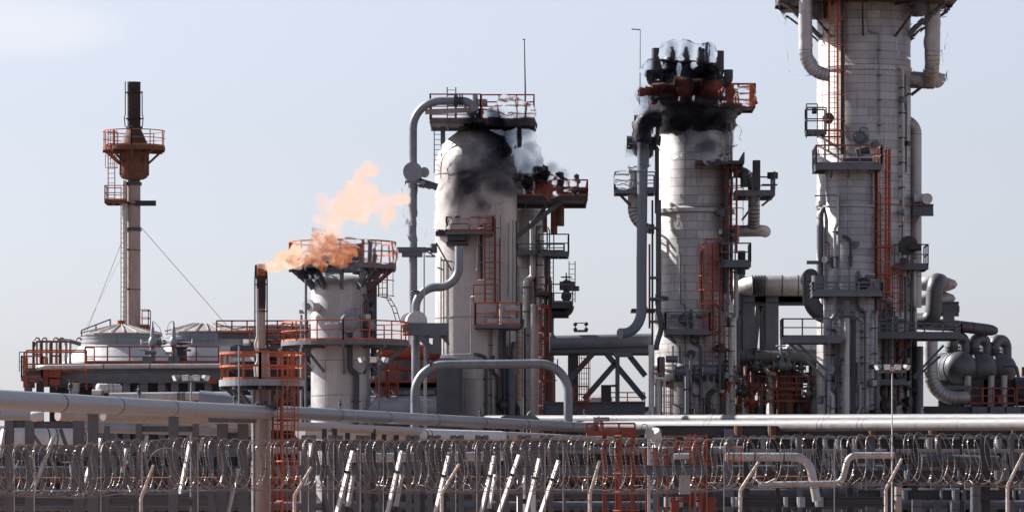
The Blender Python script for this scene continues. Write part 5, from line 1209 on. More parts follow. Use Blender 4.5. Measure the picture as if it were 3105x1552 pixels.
for i, (xc, yc, r_, xn, yn) in enumerate(((680, 905, 128, 655, 700), (855, 905, 122, 820, 715), (1020, 905, 116, 975, 735))):
    a = Q(xc - 110, yc, 5 + i * 1.2); b = Q(xc - 4, yc, -.5 + i * 1.2); ax = (b - a).normalized(); L_ = (b - a).length; rr = r_ * k
    T = Thing('heat_exchanger', labs[i], 'heat exchanger', (b.x, D, 0), 'heat exchangers at the right')
    T.part('shell', MB().lathe([(rr * .8, 0), (rr, .6), (rr, L_ - rr * .4), (rr * .93, L_ - rr * .1), (rr * .72, L_ + rr * .16), (rr * .4, L_ + rr * .32), (.01, L_ + rr * .38)], 0, 0, 48, ax, a), dclad)
    straps(T, a, b, rr, (.25, .5, .72, .93), dark, .08)
    s = k * 34
    top = b - ax * 1.3 + Vector((0, 0, rr)); o = T.part('inlet_bend', MB().tube(rounded([top + Vector((-.25, 0, -.6)), top + Vector((-.25, 0, .95)), top + Vector((.62, .9, .95)), top + Vector((.62, .9, -1.2))], .5, 9), k * 44, 24), dclad)
    fm = MB()
    for zz in (.08, .27): flange(fm, top + Vector((-.25, 0, zz)), (0, 0, 1), k * 58, .1, 28)
    T.part('flange', fm, dark, o)
    T.part('outlet', MB().cyl((b.x + (.4 if i < 2 else -.2), D - .8, 4), (b.x + (.4 if i < 2 else -.2), D - .8, b.z - rr * .5), k * 25, 18), clad)
    T.part('saddle', MB().box(b.x - 1.4, b.x + .6, D + .5, D + 1.2, 0, b.z - rr * .7), dark)
    if i == 2:
        T.part('tap', MB().tube(rounded([b + ax * (rr * .3) + Vector((-.1, -.6, .2)), b + ax * (rr * .3) + Vector((.7, -.8, .2)), b + ax * (rr * .3) + Vector((.9, -.8, -.8))], .3, 5), .12, 10), steel)
        T.part('end_ring', MB().box(b.x + rr * .86, b.x + rr * 1.16, D - 2.2, D - 1.4, b.z - .6, b.z), rust)
T = Thing('valve_skid', 'dark skid with orange edged fittings at the far right under the exchangers', 'skid', Q(1130, 1200))
T.part('frame', MB().box(X(1080), X(1165), D - 1, D + 2, Z(1250), Z(1200)).box(X(1085), X(1165), D - 1, D - .8, Z(1160), Z(1140)), red)
T.part('casing', MB().cyl(Q(1080, 1080), Q(1170, 1080), .95, 20).cyl(Q(1130, 1130), Q(1130, 1025), .5, 18), dark)
T.part('handrail', rail_line(MB(), [(X(1085), D - 1.2, Z(1240)), (X(1165), D - 1.2, Z(1240))], h=1.6, wd=.12, step=.8), red, smooth=False)

# ================================================================ N. front pipes
def qd(p, D): return P(p, D)
def strap_pairs(T, p, q, r, pxs, m_=dark, gap=.28):
    """pairs of bands where the run passes the given picture columns"""
    p = Vector(p); q = Vector(q); a = (q - p).normalized(); mb = MB()
    for x in pxs:
        kx = (x - 1552.5) / F; t = (kx * p.y - p.x) / ((q.x - p.x) - kx * (q.y - p.y))
        for o in (-gap / 2, gap / 2):
            c = p + (q - p) * t + a * o; mb.cyl(c - a * .035, c + a * .035, r * 1.02, 32)
    T.part('pipe_band', mb, m_)
r = .29 * 1.0
def longpipe(label, a, Da, b, Db, r, m, pxs=(), gap=.28, n=32, name='pipeline'):
    p, q = P(a, Da), P(b, Db)
    T = Thing(name, label, 'pipeline', p); T.part('pipe_run', MB().cyl(p, q, r, n), m)
    if pxs: strap_pairs(T, p, q, r, pxs, gap=gap)
    return T
r1_ = .275
longpipe('big grey pipeline entering at the left edge and sloping away behind the burning flare', (-60, 1209), 128, (830, 1252), 202, .275, pipe_m, (178, 352, 518), .12)
longpipe('grey banded pipeline sloping down to the right from the burning flare pole', (700, 1242), 212, (2040, 1308), 325, .295, pipe_m, (1022, 1170, 1318, 1460, 1590, 1725, 1850), .34)
longpipe('pinkish pipeline running just under the banded one', (640, 1280), 206, (2040, 1342), 315, .205, beige)
longpipe('straight pale pipe with a mitred left tip crossing in front of the big left pipeline', b1(618, 262), 178, b1(1700, 262), 192, .145, pipe_m)
T = longpipe('continuation pipe ending in a flange on the burning flare pole', b1(1690, 262), 192.2, b2(500, 278), 197.5, .17, pipe_m)
fm = MB(); flange(fm, P(b2(515, 278), 197.6), (1, .1, 0), .27, .12); T.part('flange', fm, dark)
longpipe('pinkish pipe below the mitred one, passing behind the burning flare', b1(1000, 360), 196, b2(560, 350), 204, .165, beige)
longpipe('lower pinkish pipe at the left resting on the rack', b1(560, 350), 210, b2(560, 415), 218, .22, beige)
longpipe('thin beige pipe under the left pipes', b1(790, 455), 216, b2(460, 500), 222, .26, grey)
longpipe('white lit pipeline seen behind the left rack frames', b1(-60, 560), 240, b1(860, 568), 244, .62, white, (140, 225), .5)
longpipe('large white pipeline behind the posts under the banded pipe', b2(930, 512), 236, b3(900, 560), 250, .31, white, (1118, 1290), .4)
longpipe('lit pipe low behind the razor wire at the left of centre', b2(1295, 762), 258, b3(905, 745), 262, .24, clad)
longpipe('upper of the two bright parallel pipelines at the right', b3(640, 388), 318, (3200, 1268), 268, .27, pale_pipe, (1874, 2174, 2515), .5)
longpipe('lower of the two bright parallel pipelines at the right', (1700, 1292), 300, (3200, 1284), 255, .33, pale_pipe, (2155, 2498, 2620), .5)
longpipe('curving pale pipe behind the white drum, rising to the right under the deck', b6(1000, 1112), 262, b6(2380, 1100), 262, .22, clad, (543, 556), .1)
longpipe('grey pipeline low behind the burning flare', b6(2000, 1140), 250, (820, 1232), 250, .45, pipe_m)
g_ = random.Random(9)
for (lab, xa, ya, Da, xb, yb, Db, r_) in (('grey banded pipeline', 700, 1242, 212, 2040, 1308, 325, .295), ('upper bright pipeline', b3(640, 388)[0], b3(640, 388)[1], 318, 3200, 1268, 268, .27), ('big left pipeline', -60, 1209, 128, 830, 1252, 202, .275)):
    p, q = P((xa, ya), Da), P((xb, yb), Db)
    for i in range(3):
        t = (.18, .47, .8)[i] + g_.uniform(-.05, .05); c = p + (q - p) * t
        T = Thing('vent_valve', 'small vent valve standing on the %s, %s of its three' % (lab, ('leftmost', 'middle', 'rightmost')[i]), 'valve', c, 'vent valves on the front pipelines')
        T.part('stub', MB().cyl(c, c + Vector((0, 0, r_ + .16)), .04, 10).cyl(c + Vector((0, 0, r_ + .14)), c + Vector((0, 0, r_ + .18)), .08, 12), steel)
        T.part('valve_body', MB().lathe([(.03, 0), (.07, .03), (.07, .1), (.03, .14), (.03, .2), (.06, .2), (.06, .225)], 0, 0, 12, (0, 0, 1), c + Vector((0, 0, r_ + .18))), dark)
# stub cap at left
T = Thing('capped_pipe', 'bright white domed pipe end under the big left pipeline', 'pipe', P(b1(350, 357), 170))
T.part('cap', MB().lathe([(.13, 0), (.145, .05), (.145, .32), (.12, .38)], 0, 0, 24, (1, 0, 0), P(b1(300, 357), 150) ), white)
T = longpipe('dark thick pipe at the left edge beneath the big pipeline', b1(-40, 340), 170, b1(300, 340), 174, .2, grey)

# right foreground pipes low down
D = 270.0
q4 = lambda x, y: P(b4(x, y), D); q5 = lambda x, y: P(b5(x, y), D)
pipe('pipe', 'clad pipe running right then turning down, left of the hooked pipe', [q4(1085, 752), q4(1900, 752), q4(1975, 1180)], .24, clad, bend=1.0, bands=[(0, (.1, .35, .7))])
pipe('pipe', 'short lit pipe end behind the orange tower of ladders', [q4(590, 745), q4(745, 742)], .17, clad)
pipe('pipe', 'hooked pipe rising steeply and turning right behind the white floodlight pole', [P(b4(1410, 1022), 250), P(b5(230, 1008), 250), P(b5(300, 735), 250), P(b5(740, 735), 250)], .16, clad, bend=.5)
pipe('pipe', 'dull clad pipe with a curled right end low at the far right', [P(b5(1010, 785), 280), P(b5(1790, 800), 280), P(b5(1800, 1100), 282)], .36, dclad, bend=.7, bands=[(0, (.2, .45, .6, .8, .95))])
pipe('pipe', 'grey pipe elbow behind the right end of the wire, going down', [P(b5(380, 740), 285), P(b5(720, 745), 285), P(b5(740, 1100), 285)], .42, dclad, bend=.8)
for i, (x, w_, lab) in enumerate(((1530, 50, 'thick upright duct low at the far right below the wire'), (780, 36, 'upright brown pipe just right of the floodlight pole foot'), (960, 50, 'broad upright dull duct at the lower right'), (1320, 34, 'short upright pipe stub at the lower right'))):
    y0 = (1040, 1040, 1160, 1190)[i]
    T = pipe('pipe', lab, [Vector((P(b5(x, 0), 272).x, 272, 0)), P(b5(x, y0), 272)], M(w_ / 3.203, 272), dclad if i != 1 else beige, bands=[(0, (.3, .5, .7, .9))])

# ================================================================ racks: bents with posts, cap beams and braces
def bent(xs, ytop, D, m=rack_m, wd=.34, beams=(), braces=(), label=None, group=None, cap=None):
    T = Thing('pipe_trestle', label, 'rack frame', (px_x(sum(xs) / len(xs), D), D, 0), group)
    for x in xs: T.part('post', MB().ibeam((px_x(x, D), D, 0), (px_x(x, D), D, px_z(ytop, D)), wd, wd), m, smooth=False)
    for y in beams: T.part('beam', MB().ibeam((px_x(xs[0], D), D + .02, px_z(y, D)), (px_x(xs[-1], D), D + .02, px_z(y, D)), wd * .7, wd * .9), m, smooth=False)
    for (a, ya, b, yb, mm) in braces: T.part('brace', (MB().bar((px_x(a, D), D - wd * .6, px_z(ya, D)), (px_x(b, D), D - wd * .6, px_z(yb, D)), .28, .08, up=(-.9, -.43, 0)) if mm is brace_m else MB().bar((px_x(a, D), D - wd * .6, px_z(ya, D)), (px_x(b, D), D - wd * .6, px_z(yb, D)), wd * .5, wd * .42)), mm, smooth=False)  # pale braces stand for the sunlit ones, dark for the shaded
    if cap:
        for x in xs: T.part('cap_plate', MB().box(px_x(x - cap, D), px_x(x + cap, D), D - .35, D + .35, px_z(ytop - 2, D), px_z(ytop - 12, D)), m)
    return T
X1 = lambda x: b1(x, 0)[0]; Y1 = lambda y: b1(0, y)[1]; X2 = lambda x: b2(x, 0)[0]; X3 = lambda x: b3(x, 0)[0]; X4_ = lambda x: b4(x, 0)[0]; X5_ = lambda x: b5(x, 0)[0]
GL = 'rack frames under the left pipes'
bent([X1(90), X1(288)], Y1(375), 190, rack_m, .34, (Y1(430), Y1(745), Y1(1175)), ((X1(40), Y1(480), X1(-10), Y1(760), brace_m), (X1(-20), Y1(900), X1(60), Y1(1120), rack_m)), 'leftmost rack frame, at the left edge of the picture', GL)
bent([X1(765)], Y1(400), 192, rack_m, .42, (), (), 'single dark post with a cap beam between the leftmost frame and the tall capped post', GL)
T = bent([X1(290), X1(760)], Y1(415), 194, rack_m, .3, (Y1(440), Y1(760), Y1(1185)), ((X1(545), Y1(510), X1(330), Y1(1060), brace_m), (X1(330), Y1(540), X1(700), Y1(1070), rack_m), (X1(590), Y1(480), X1(760), Y1(960), rack_m)), 'left rack frame crossed by one bright diagonal brace', GL)
bent([X1(905)], Y1(345), 180, rack_m, .36, (), (), 'wide capped post carrying the mitred pipe, left of the two', GL, cap=17)
bent([X1(1685)], Y1(335), 188, rack_m, .36, (), (), 'wide capped post carrying the mitred pipe, right of the two', GL, cap=17)
bent([X1(1040), X1(1350)], Y1(450), 200, rack_m, .22, (Y1(720), Y1(1190)), ((X1(1080), Y1(560), X1(1310), Y1(1110), rack_m), (X1(990), Y1(780), X1(1050), Y1(1100), rack_m), (X1(1300), Y1(700), X1(1030), Y1(980), rack_m), (X1(1230), Y1(670), X1(1190), Y1(900), brace_m), (X1(980), Y1(570), X1(950), Y1(700), brace_m), (X1(870), Y1(860), X1(800), Y1(1060), brace_m)), 'rack frame with crossed brown braces between the two capped posts', GL)
bent([X1(1350), X1(1900)], Y1(430), 204, rack_m, .26, (Y1(480), Y1(1190)), ((X1(1430), Y1(540), X1(1390), Y1(700), brace_m), (X1(1380), Y1(650), X1(1440), Y1(900), rack_m), (X1(1850), Y1(600), X1(1750), Y1(1110), brace_m), (X1(1970), Y1(560), X1(1935), Y1(700), brace_m)), 'rack frame behind the right capped post', GL)
GC = 'rack frames between the burning flare and the orange ladders'
bent([X2(175), X2(375)], Y1(430), 196, rack_m, .42, (Y1(560),), ((X2(330), Y1(860), X2(225), Y1(1320), brace_m), (X2(20), Y1(960), X2(100), Y1(1320), rack_m), (X2(250), Y1(900), X2(330), Y1(1100), rack_m)), 'pair of dark posts immediately left of the burning flare pole', GC)
# deep saddles under left pipes
sb = MB()
for (x0_, x1_, y0_, y1_) in ((45, 305, 350, 415), (305, 510, 345, 420)): sb.box(px_x(X2(x0_), 195), px_x(X2(x1_), 195), 194.4, 195.4, px_z(Y1(y1_), 195), px_z(Y1(y0_), 195))
single('saddle_beam', 'broad steel saddle blocks on the posts left of the burning flare pole', 'pipe support', sb, rack_m, (px_x(X2(250), 195), 195, px_z(Y1(415), 195)))
xs = [X2(975), X2(1235), X2(1500), X3(0), X3(205), X3(430), X3(670), X3(865), X3(1080), X3(1300), X3(1500)]
names = ['right after the orange cage beside the burning flare', 'second to the right of the burning flare', 'under the short wide column', 'behind the first bright slanted brace right of the short column', 'left of the domed vessel foot', 'below the left side of the domed vessel', 'below the middle of the domed vessel', 'below the right side of the domed vessel', 'under the slender column', 'left of the orange railed valve tower', 'nearest the orange railed valve tower']
yb_ = Y1(540)
for i in range(len(xs) - 1):
    Dd = 212 + i * 5.5
    brc = [(xs[i] + 30, Y1(640), xs[i] + 75, Y1(1330), rack_m)]
    bent([xs[i], xs[i] + 24], yb_, Dd, rack_m, .28, (Y1(575), Y1(905), Y1(1180)), brc, 'brown rack frame ' + names[i], GC)
lit = [(X2(1440), 690, X2(1285), 1300, 'first'), (X2(1445), 930, X2(1390), 1230, None), (X2(1915), 690, X2(1775), 1300, 'second'), (X2(1920), 920, X2(1860), 1230, None), (X3(385), 740, X3(255), 1300, 'third'), (X3(830), 740, X3(700), 1300, 'fourth'), (X3(840), 920, X3(780), 1250, None), (X3(1070), 730, X3(915), 1180, 'fifth'), (X3(1268), 765, X3(1140), 1300, 'sixth'), (X3(1455), 785, X3(1330), 1150, 'seventh'), (X2(1040), 620, X2(1020), 750, None)]
brk = ['below the left part of the short column', 'below the right part of the short column', 'below the tall looping pipe', 'below the left middle of the domed vessel', 'below the right half of the domed vessel', 'below the slender column', 'left of the orange valve tower']
n_ = 0
for (xa, ya, xb, yb, t) in lit:
    Dd = 205 + (xa - 1000) * .05
    p, q = P((xa, Y1(ya)), Dd), P((xb, Y1(yb)), Dd); d = q - p; q = p + d * (p.z / -d.z) if t else q
    T = Thing('raking_brace', ('bright raking brace ' + brk[n_]) if t else ('short bright raking strut ' + {X2(1445): 'beside the brace below the left part of the short column', X2(1920): 'beside the brace below the right part of the short column', X3(840): 'beside the brace below the left middle of the domed vessel', X2(1040): 'just right of the orange cage by the burning flare'}[xa]), 'brace', q, 'bright raking braces behind the wire')
    if t: n_ += 1
    T.part('bar', MB().bar(p, q, .30, .09, up=(-.9, -.43, 0)), brace_m, smooth=False)
    if t:
        c = p + (q - p) * .16; dn = (q - p).normalized()
        T.part('collar', MB().bar(c - dn * .05, c + dn * .05, .3, .34), dark)
# cap supports on top of the centre rack
for i, x in enumerate([X2(1165), X2(1265), X2(1390), X2(1640), X2(1745), X2(1865), X3(135), X3(225), X3(345), X3(795)]):
    Dd = 222 + i * 4
    T = Thing('pipe_shoe', 'dark upright pipe shoe number %s from the left under the pinkish pipeline' % ('one', 'two', 'three', 'four', 'five', 'six', 'seven', 'eight', 'nine', 'ten')[i], 'pipe support', (px_x(x, Dd), Dd, 0), 'pipe shoes under the pinkish pipeline')
    T.part('post', MB().box(px_x(x - 7, Dd), px_x(x + 7, Dd), Dd - .2, Dd + .2, 0, px_z(Y1(478), Dd)), dark)
# long rack beams running with the fence
for (y, D_, h_, m_, lab, xa, xb) in ((Y1(640), 232, .5, rack_m, 'long brown beam just below the upper coils of wire in the centre', X2(900), X3(1700)), (Y1(880), 246, .5, steel, 'long dark beam at mid height behind the wire', X2(700), X4_(900)), (Y1(1185), 240, .45, rack_m, 'lowest long beam behind the fence at the left', -60, X2(500)), (Y1(690), 236, .55, steel, 'long dark beam behind the upper left coils', -60, X2(500))):
    mb = MB(); mb.ibeam((px_x(xa, D_), D_, px_z(y, D_)), (px_x(xb, D_), D_, px_z(y, D_)), .3, h_)
    single('girder', lab, 'beam', mb, m_, (px_x(xa, D_), D_, px_z(y, D_)))

# ================================================================ orange cages and rails low down
D = 205.0
T = Thing('valve_tower', 'red access tower with cage ladder and T shaped crane head right of centre', 'access tower', (px_x(1895, 240), 240, 0))
D = 240.0; q3 = lambda x, y: P(b3(x, y), D); q4 = lambda x, y: P(b4(x, y), D)
T.part('floor_plate', MB().box(q3(1725, 0).x, q4(215, 0).x, D - .8, D + .8, q3(0, 545).z, q3(0, 520).z), red)
T.part('handrail', rail_line(MB(), [q3(1725, 525) + Vector((0, -.8, 0)), q4(205, 525) + Vector((0, -.8, 0))], h=q3(0, 430).z - q3(0, 525).z, wd=.09, step=.8), red, smooth=False)
T.part('panel_box', MB().box(q4(80, 0).x, q4(210, 0).x, D - .9, D - .85, q4(0, 535).z, q4(0, 470).z), red)
T.part('crane_head', MB().bar(q3(1870, 520), q3(1870, 385), .16).bar(q3(1790, 385), q3(1950, 385), .35, .2), grey)
ladder(T, q4(120, 0).x, D - .7, 0.2, q4(0, 545).z, red, wd=.55, t=.13, hoop=.9, cg=.62, cz0=1.5)
T.part('post', MB().bar((q3(1900, 0).x, D, 0), q3(1900, 545), .2).bar((q4(190, 0).x, D, 0), q4(190, 545), .2).bar((q4(40, 0).x, D, 0), q4(40, 545), .2), red)
T = Thing('valve_platform', 'orange railed platform with handwheels just right of the red access tower', 'platform', (px_x(2060, 250), 250, 0))
D = 250.0; q4 = lambda x, y: P(b4(x, y), D)
for (x0_, x1_, y, h_) in ((510, 910, 655, 105), (300, 520, 800, 120), (735, 990, 840, 70), (560, 1000, 1190, 40), (1120, 1240, 800, 140)):
    T.part('handrail', rail_line(MB(), [q4(x0_, y), q4(x1_, y)], h=q4(0, y - h_).z - q4(0, y).z, wd=.07, step=.55), orange if h_ > 100 else red, smooth=False)
T.part('floor_plate', MB().box(q4(510, 0).x, q4(910, 0).x, D - .5, D + 1, q4(0, 680).z, q4(0, 662).z).box(q4(320, 0).x, q4(800, 0).x, D - .5, D + 1, q4(0, 850).z, q4(0, 835).z), red)
for (x, w_) in ((742, .08), (795, .08), (850, .14), (905, .08), (520, .1), (440, .1), (320, .12)): T.part('post', MB().bar((q4(x, 0).x, D - .3, 0), q4(x, 530 if w_ < .1 else 660), w_), orange if w_ < .1 else red)
T.part('motor', MB().cyl(q4(390, 500) + Vector((0, -.3, 0)), q4(420, 590) + Vector((0, 0, 0)), .3, 20).cyl(q4(430, 660), q4(430, 520), .18, 16), white)
wl = MB(); c = P(b4(352, 520), D - 2)
for i in range(18):
    a = 2 * math.pi * i / 18; wl.cyl(c + Vector((math.cos(a) * .21, -.05, math.sin(a) * .21)), c + Vector((math.cos(a) * .21, .05, math.sin(a) * .21)), .035, 6)
wl.cyl(c + Vector((0, -.04, 0)), c + Vector((0, .04, 0)), .2, 28)
T.part('gear_wheel', wl, brace_m)
c = P(b4(300, 462), D - 3); T.part('handwheel', MB().tube([c + Vector((math.cos(t * math.pi / 12) * .165, 0, math.sin(t * math.pi / 12) * .165)) for t in range(25)], .02, 6), dark)
T.part('gear_post', MB().box(c.x + .2, c.x + .34, D - 2, D - 1.7, 0, c.z - .5), white)
T.part('equipment', MB().box(q4(640, 0).x, q4(745, 0).x, D - .2, D + .5, q4(0, 1110).z, q4(0, 900).z).cyl(q4(660, 875), q4(800, 875), .14, 12), brace_m)
T.part('equipment', MB().box(q4(560, 0).x, q4(640, 0).x, D, D + .5, q4(0, 1288).z, q4(0, 1165).z).box(q4(840, 0).x, q4(990, 0).x, D, D + .5, q4(0, 1300).z, q4(0, 1170).z), red)

# ================================================================ backdrop equipment filling the lower band
backdrops = [(-60, 330, 1300, 352, 'long low added dark backdrop behind the left racks'), (300, 900, 1290, 356, 'added dark backdrop behind the burning flare pole'), (880, 1400, 1268, 354, 'added dark backdrop behind the short column foot'), (1380, 1990, 1232, 358, 'added dark backdrop behind the truss foot'), (1960, 2520, 1272, 352, 'added dark backdrop between the two towers'), (2500, 3200, 1268, 356, 'added dark backdrop behind the exchangers')]
for (xa, xb, yt, D_, lab) in backdrops:  # added dark boxes that keep the gaps behind the racks dark
    T = Thing('dark_backdrop', lab, 'shed', (px_x((xa + xb) / 2, D_), D_, 0), 'added dark sheds behind the racks')
    T.part('wall', MB().box(px_x(xa, D_), px_x(xb, D_), D_, D_ + 12, 0, px_z(yt, D_)), shade_wall)
    mb = MB()
    x = xa
    while x < xb: mb.box(px_x(x, D_), px_x(x + 5, D_), D_ - .12, D_, 0, px_z(yt + 2, D_)); x += random.choice((28, 36, 52))
    T.part('wall_rib', mb, dark)
    mb = MB()
    for i in range(int((xb - xa) / 60)):
        x = random.uniform(xa, xb - 50); y = random.uniform(1330, 1540); mb.box(px_x(x, D_), px_x(x + random.uniform(15, 60), D_), D_ - .5, D_ - .1, px_z(y + random.uniform(6, 22), D_), px_z(y, D_))
    T.part('wall_box', mb, random.choice((rack_m, steel, red)))
small = ['white', 'grey', 'pale']
random.seed(11)
spots = [(190, 1225), (125, 1160 + 210), (65, 1386), (200, 1396), (130, 1488), (1045, 1380), (1190, 1378), (1400, 1385), (1590, 1496), (1570, 1502), (2035, 1430), (2150, 1500), (2330, 1404), (2360, 1404), (2650, 1424), (2870, 1431), (2980, 1450), (2900, 1370), (2700, 1380), (380, 1400), (640, 1440), (60, 1540)]
for i, (x, y) in enumerate(spots[1:]):
    D_ = 285 + (i * 7) % 40; w_ = random.uniform(8, 20); p = P((x, y), D_)
    T = Thing('instrument_cabinet', 'small %s cabinet or fitting glimpsed between the posts near %s' % (small[i % 3], ['the left edge', 'the leftmost frame', 'the left diagonal brace', 'the lower left corner', 'the short column foot', 'the lower short column side', 'the looping pipe foot', 'the white tank', 'the white tank left side', 'the handwheel', 'the orange lower rails', 'the clad pipe', 'the clad pipe bend', 'the hooked pipe', 'the far right pipe', 'the lower far right pipe', 'the right coils', 'the right tower foot', 'the crossed brown braces', 'the paired dark posts', 'the bottom left'][i]), 'cabinet', (p.x, p.y, 0))
    T.part('casing', MB().box(p.x - M(w_, D_) / 2, p.x + M(w_, D_) / 2, D_ - .3, D_ + .3, p.z - M(w_ * .35, D_), p.z + M(w_ * .35, D_)), (white, grey, clad)[i % 3])
    T.part('stand', MB().box(p.x - .06, p.x + .06, D_ - .06, D_ + .06, 0, p.z - M(w_ * .35, D_)), steel)
p = P(b3(1140, 1150), 262)
T = Thing('chlorine_tank', 'bright white upright tank glimpsed low behind the bright braces', 'tank', (p.x, p.y, 0))
T.part('shell', MB().lathe([(.5, 0), (.5, p.z + .9), (.35, p.z + 1.4), (.01, p.z + 1.55)], p.x, p.y, 24), mat('bright_tank_paint', (.75, .75, .75), .4, var=.05, streak=.1))
T.part('collar', MB().cyl((p.x, p.y, p.z + .2), (p.x, p.y, p.z + .26), .52, 24), grey)
# rows of dark pipes on the back racks: give the lower band depth
for i, (y, D_, r_, m_) in enumerate(((1345, 300, .3, dclad), (1368, 296, .22, grey), (1430, 300, .35, dclad), (1455, 292, .18, rust), (1500, 288, .3, dclad), (1535, 286, .25, steel), (1575, 280, .3, dclad))):
    lab = ['uppermost', 'second', 'third', 'thin rusty fourth', 'fifth', 'sixth', 'lowest'][i]
    T = longpipe('%s of the dull pipes crossing the picture behind all the racks' % lab, (-80, y), D_, (3200, y - 6), D_ + 4, r_, m_, [200 + j * 310 + i * 40 for j in range(9)], .3)
    for j in range(12): T.part('stanchion', MB().box(px_x(100 + j * 270 + i * 30, D_) - .15, px_x(100 + j * 270 + i * 30, D_) + .15, D_ - .1, D_ + .1, 0, px_z(y, D_) - r_), steel)
random.seed(5)
# process columns and drums low behind the wire at the right
for i in range(16):
    x = 1990 + i * 72 + random.uniform(-15, 15); D_ = 276 + (i * 5) % 14; w_ = random.choice((.25, .35, .5))
    T = Thing('stanchion', 'dark upright rack post under the two bright pipelines at the right', 'post', (px_x(x, D_), D_, 0), 'dark rack posts at the right')
    T.part('post', MB().ibeam((px_x(x, D_), D_, 0), (px_x(x, D_), D_, px_z(1300, D_)), w_, w_), dark if i % 3 else steel, smooth=False)
for i, (xa, xb, y, D_) in enumerate(((1990, 3200, 1305, 278), (2250, 3200, 1345, 282), (2500, 3200, 1440, 274), (2000, 2700, 1520, 272), (2600, 3200, 1500, 275))):
    T = Thing('girder', ['topmost', 'second', 'third', 'lower left', 'lowest'][i] + ' dark crossbeam of the right hand rack', 'beam', (px_x(xa, D_), D_, px_z(y, D_)))
    T.part('beam', MB().ibeam((px_x(xa, D_), D_, px_z(y, D_)), (px_x(xb, D_), D_, px_z(y, D_)), .4, .55), dark, smooth=False)
    mb = MB()
    for j in range(9):
        x = xa + (xb - xa) * random.random(); mb.cyl((px_x(x, D_), D_ - .4, px_z(y + 16, D_)), (px_x(x, D_), D_ - .4, px_z(y - 14, D_)), random.uniform(.08, .25), 10)
    T.part('fitting', mb, random.choice((rust, steel, grey)))

# ================================================================ fence with razor wire
D = 98.0
T = Thing('security_fence', 'security fence with bent arm posts and two loose runs of coiled razor wire', 'fence', (0, D, 0))
arms = [(b1(1500, 830), b1(1370, 1150)), (b2(1045, 850), b2(875, 1125)), (b3(490, 820), b3(318, 1105)), (b3(1850, 790), b3(1760, 1100)), (b4(1405, 800), b4(1232, 1072)), (b5(805, 770), b5(660, 1065)), (b5(1985, 715), b5(1842, 1030)), ((-40, 1410), (-78, 1500))]
for (t_, b_) in arms:
    p, q = P(b_, D), P(t_, D, -.25)
    T.part('post', MB().tube([(p.x, D, 0), (p.x, D, p.z - .02), tuple(p + (q - p) * .06), tuple(q)], [.035, .035, .033, .026], 10), post_m)
edge_t = [(-60, 1347), (60, 1343), (180, 1348), (300, 1338), (340, 1328), (440, 1332), (560, 1320), (640, 1322), (760, 1330), (880, 1330), (935, 1320), (1060, 1328), (1240, 1333), (1330, 1325), (1450, 1330), (1560, 1328), (1680, 1320), (1800, 1324), (1900, 1326), (2050, 1333), (2150, 1326), (2300, 1318), (2420, 1316), (2520, 1318), (2640, 1316), (2780, 1309), (2900, 1313), (3050, 1313), (3180, 1312)]
edge_b = [(-60, 1495), (100, 1503), (280, 1508), (330, 1493), (440, 1496), (620, 1484), (900, 1482), (1100, 1492), (1240, 1488), (1500, 1492), (1600, 1485), (1780, 1490), (1900, 1494), (2060, 1490), (2200, 1482), (2330, 1470), (2480, 1476), (2700, 1468), (2900, 1468), (3050, 1472), (3180, 1470)]
def lerp(tab, x):
    for (xa, ya), (xb, yb) in zip(tab, tab[1:]):
        if x <= xb: return ya + (yb - ya) * max(0, (x - xa) / (xb - xa))
    return tab[-1][1]
rng = random.Random(3)
def coil(x0, x1, pitch, dy, phase, squash=.6, jit=1.0, top=0, bot=0, wire=.0037):
    """one run of razor wire: a loose helix along the fence, following the photographed upper and lower edges"""
    pts = []; turns = (x1 - x0) / pitch; n = int(turns * 26); barbs = MB()
    off = 0; amp = 1; lean = .35
    for i in range(n + 1):
        t = i / 26.0; th = 2 * math.pi * t + phase
        if i % 26 == 0: tgt = rng.uniform(-6, 6) * jit; a2 = rng.uniform(.93, 1.03)
        off += (tgt - off) * .06; amp += (a2 - amp) * .06
        x = x0 + pitch * t + off + 40 * math.cos(th + .35)
        yt, yb = lerp(edge_t, x) + top, lerp(edge_b, x) + bot
        y = (yt + yb) / 2 - (yb - yt) / 2 * amp * math.sin(th)
        pts.append(P((x, y), D, dy + squash * .52 * math.cos(th)))
    mb = MB().tube(pts, wire, 5)
    for i in range(0, len(pts) - 1):
        for f in (0.1, .6):
            p = pts[i].lerp(pts[i + 1], f); d = (pts[i + 1] - pts[i]).normalized(); s_ = d.orthogonal().normalized(); s_ = Matrix.Rotation(rng.random() * 3.14, 3, d) @ s_
            barbs.add([p - s_ * .017 - d * .008, p + s_ * .017 - d * .012, p + s_ * .013 + d * .012, p - s_ * .014 + d * .008], [(0, 1, 2, 3)])
    o = T.part('razor_wire', mb, wire_m); T.part('barbs', barbs, wire_m, o, smooth=False)['kind'] = 'stuff'
secs = [(-60, 300, 26), (290, 640, 27), (620, 900, 28), (880, 1240, 27), (1230, 1560, 26), (1550, 1900, 27), (1890, 2240, 29), (2230, 2600, 33), (2590, 2900, 36), (2890, 3190, 34)]
for i, (a, b, pt) in enumerate(secs):
    coil(a, b, pt, -.1, i * 1.1)
    coil(a + 8, b + 8, pt * 2.3, .12, i * 2.3 + 1, jit=1.5, top=4, bot=-3)
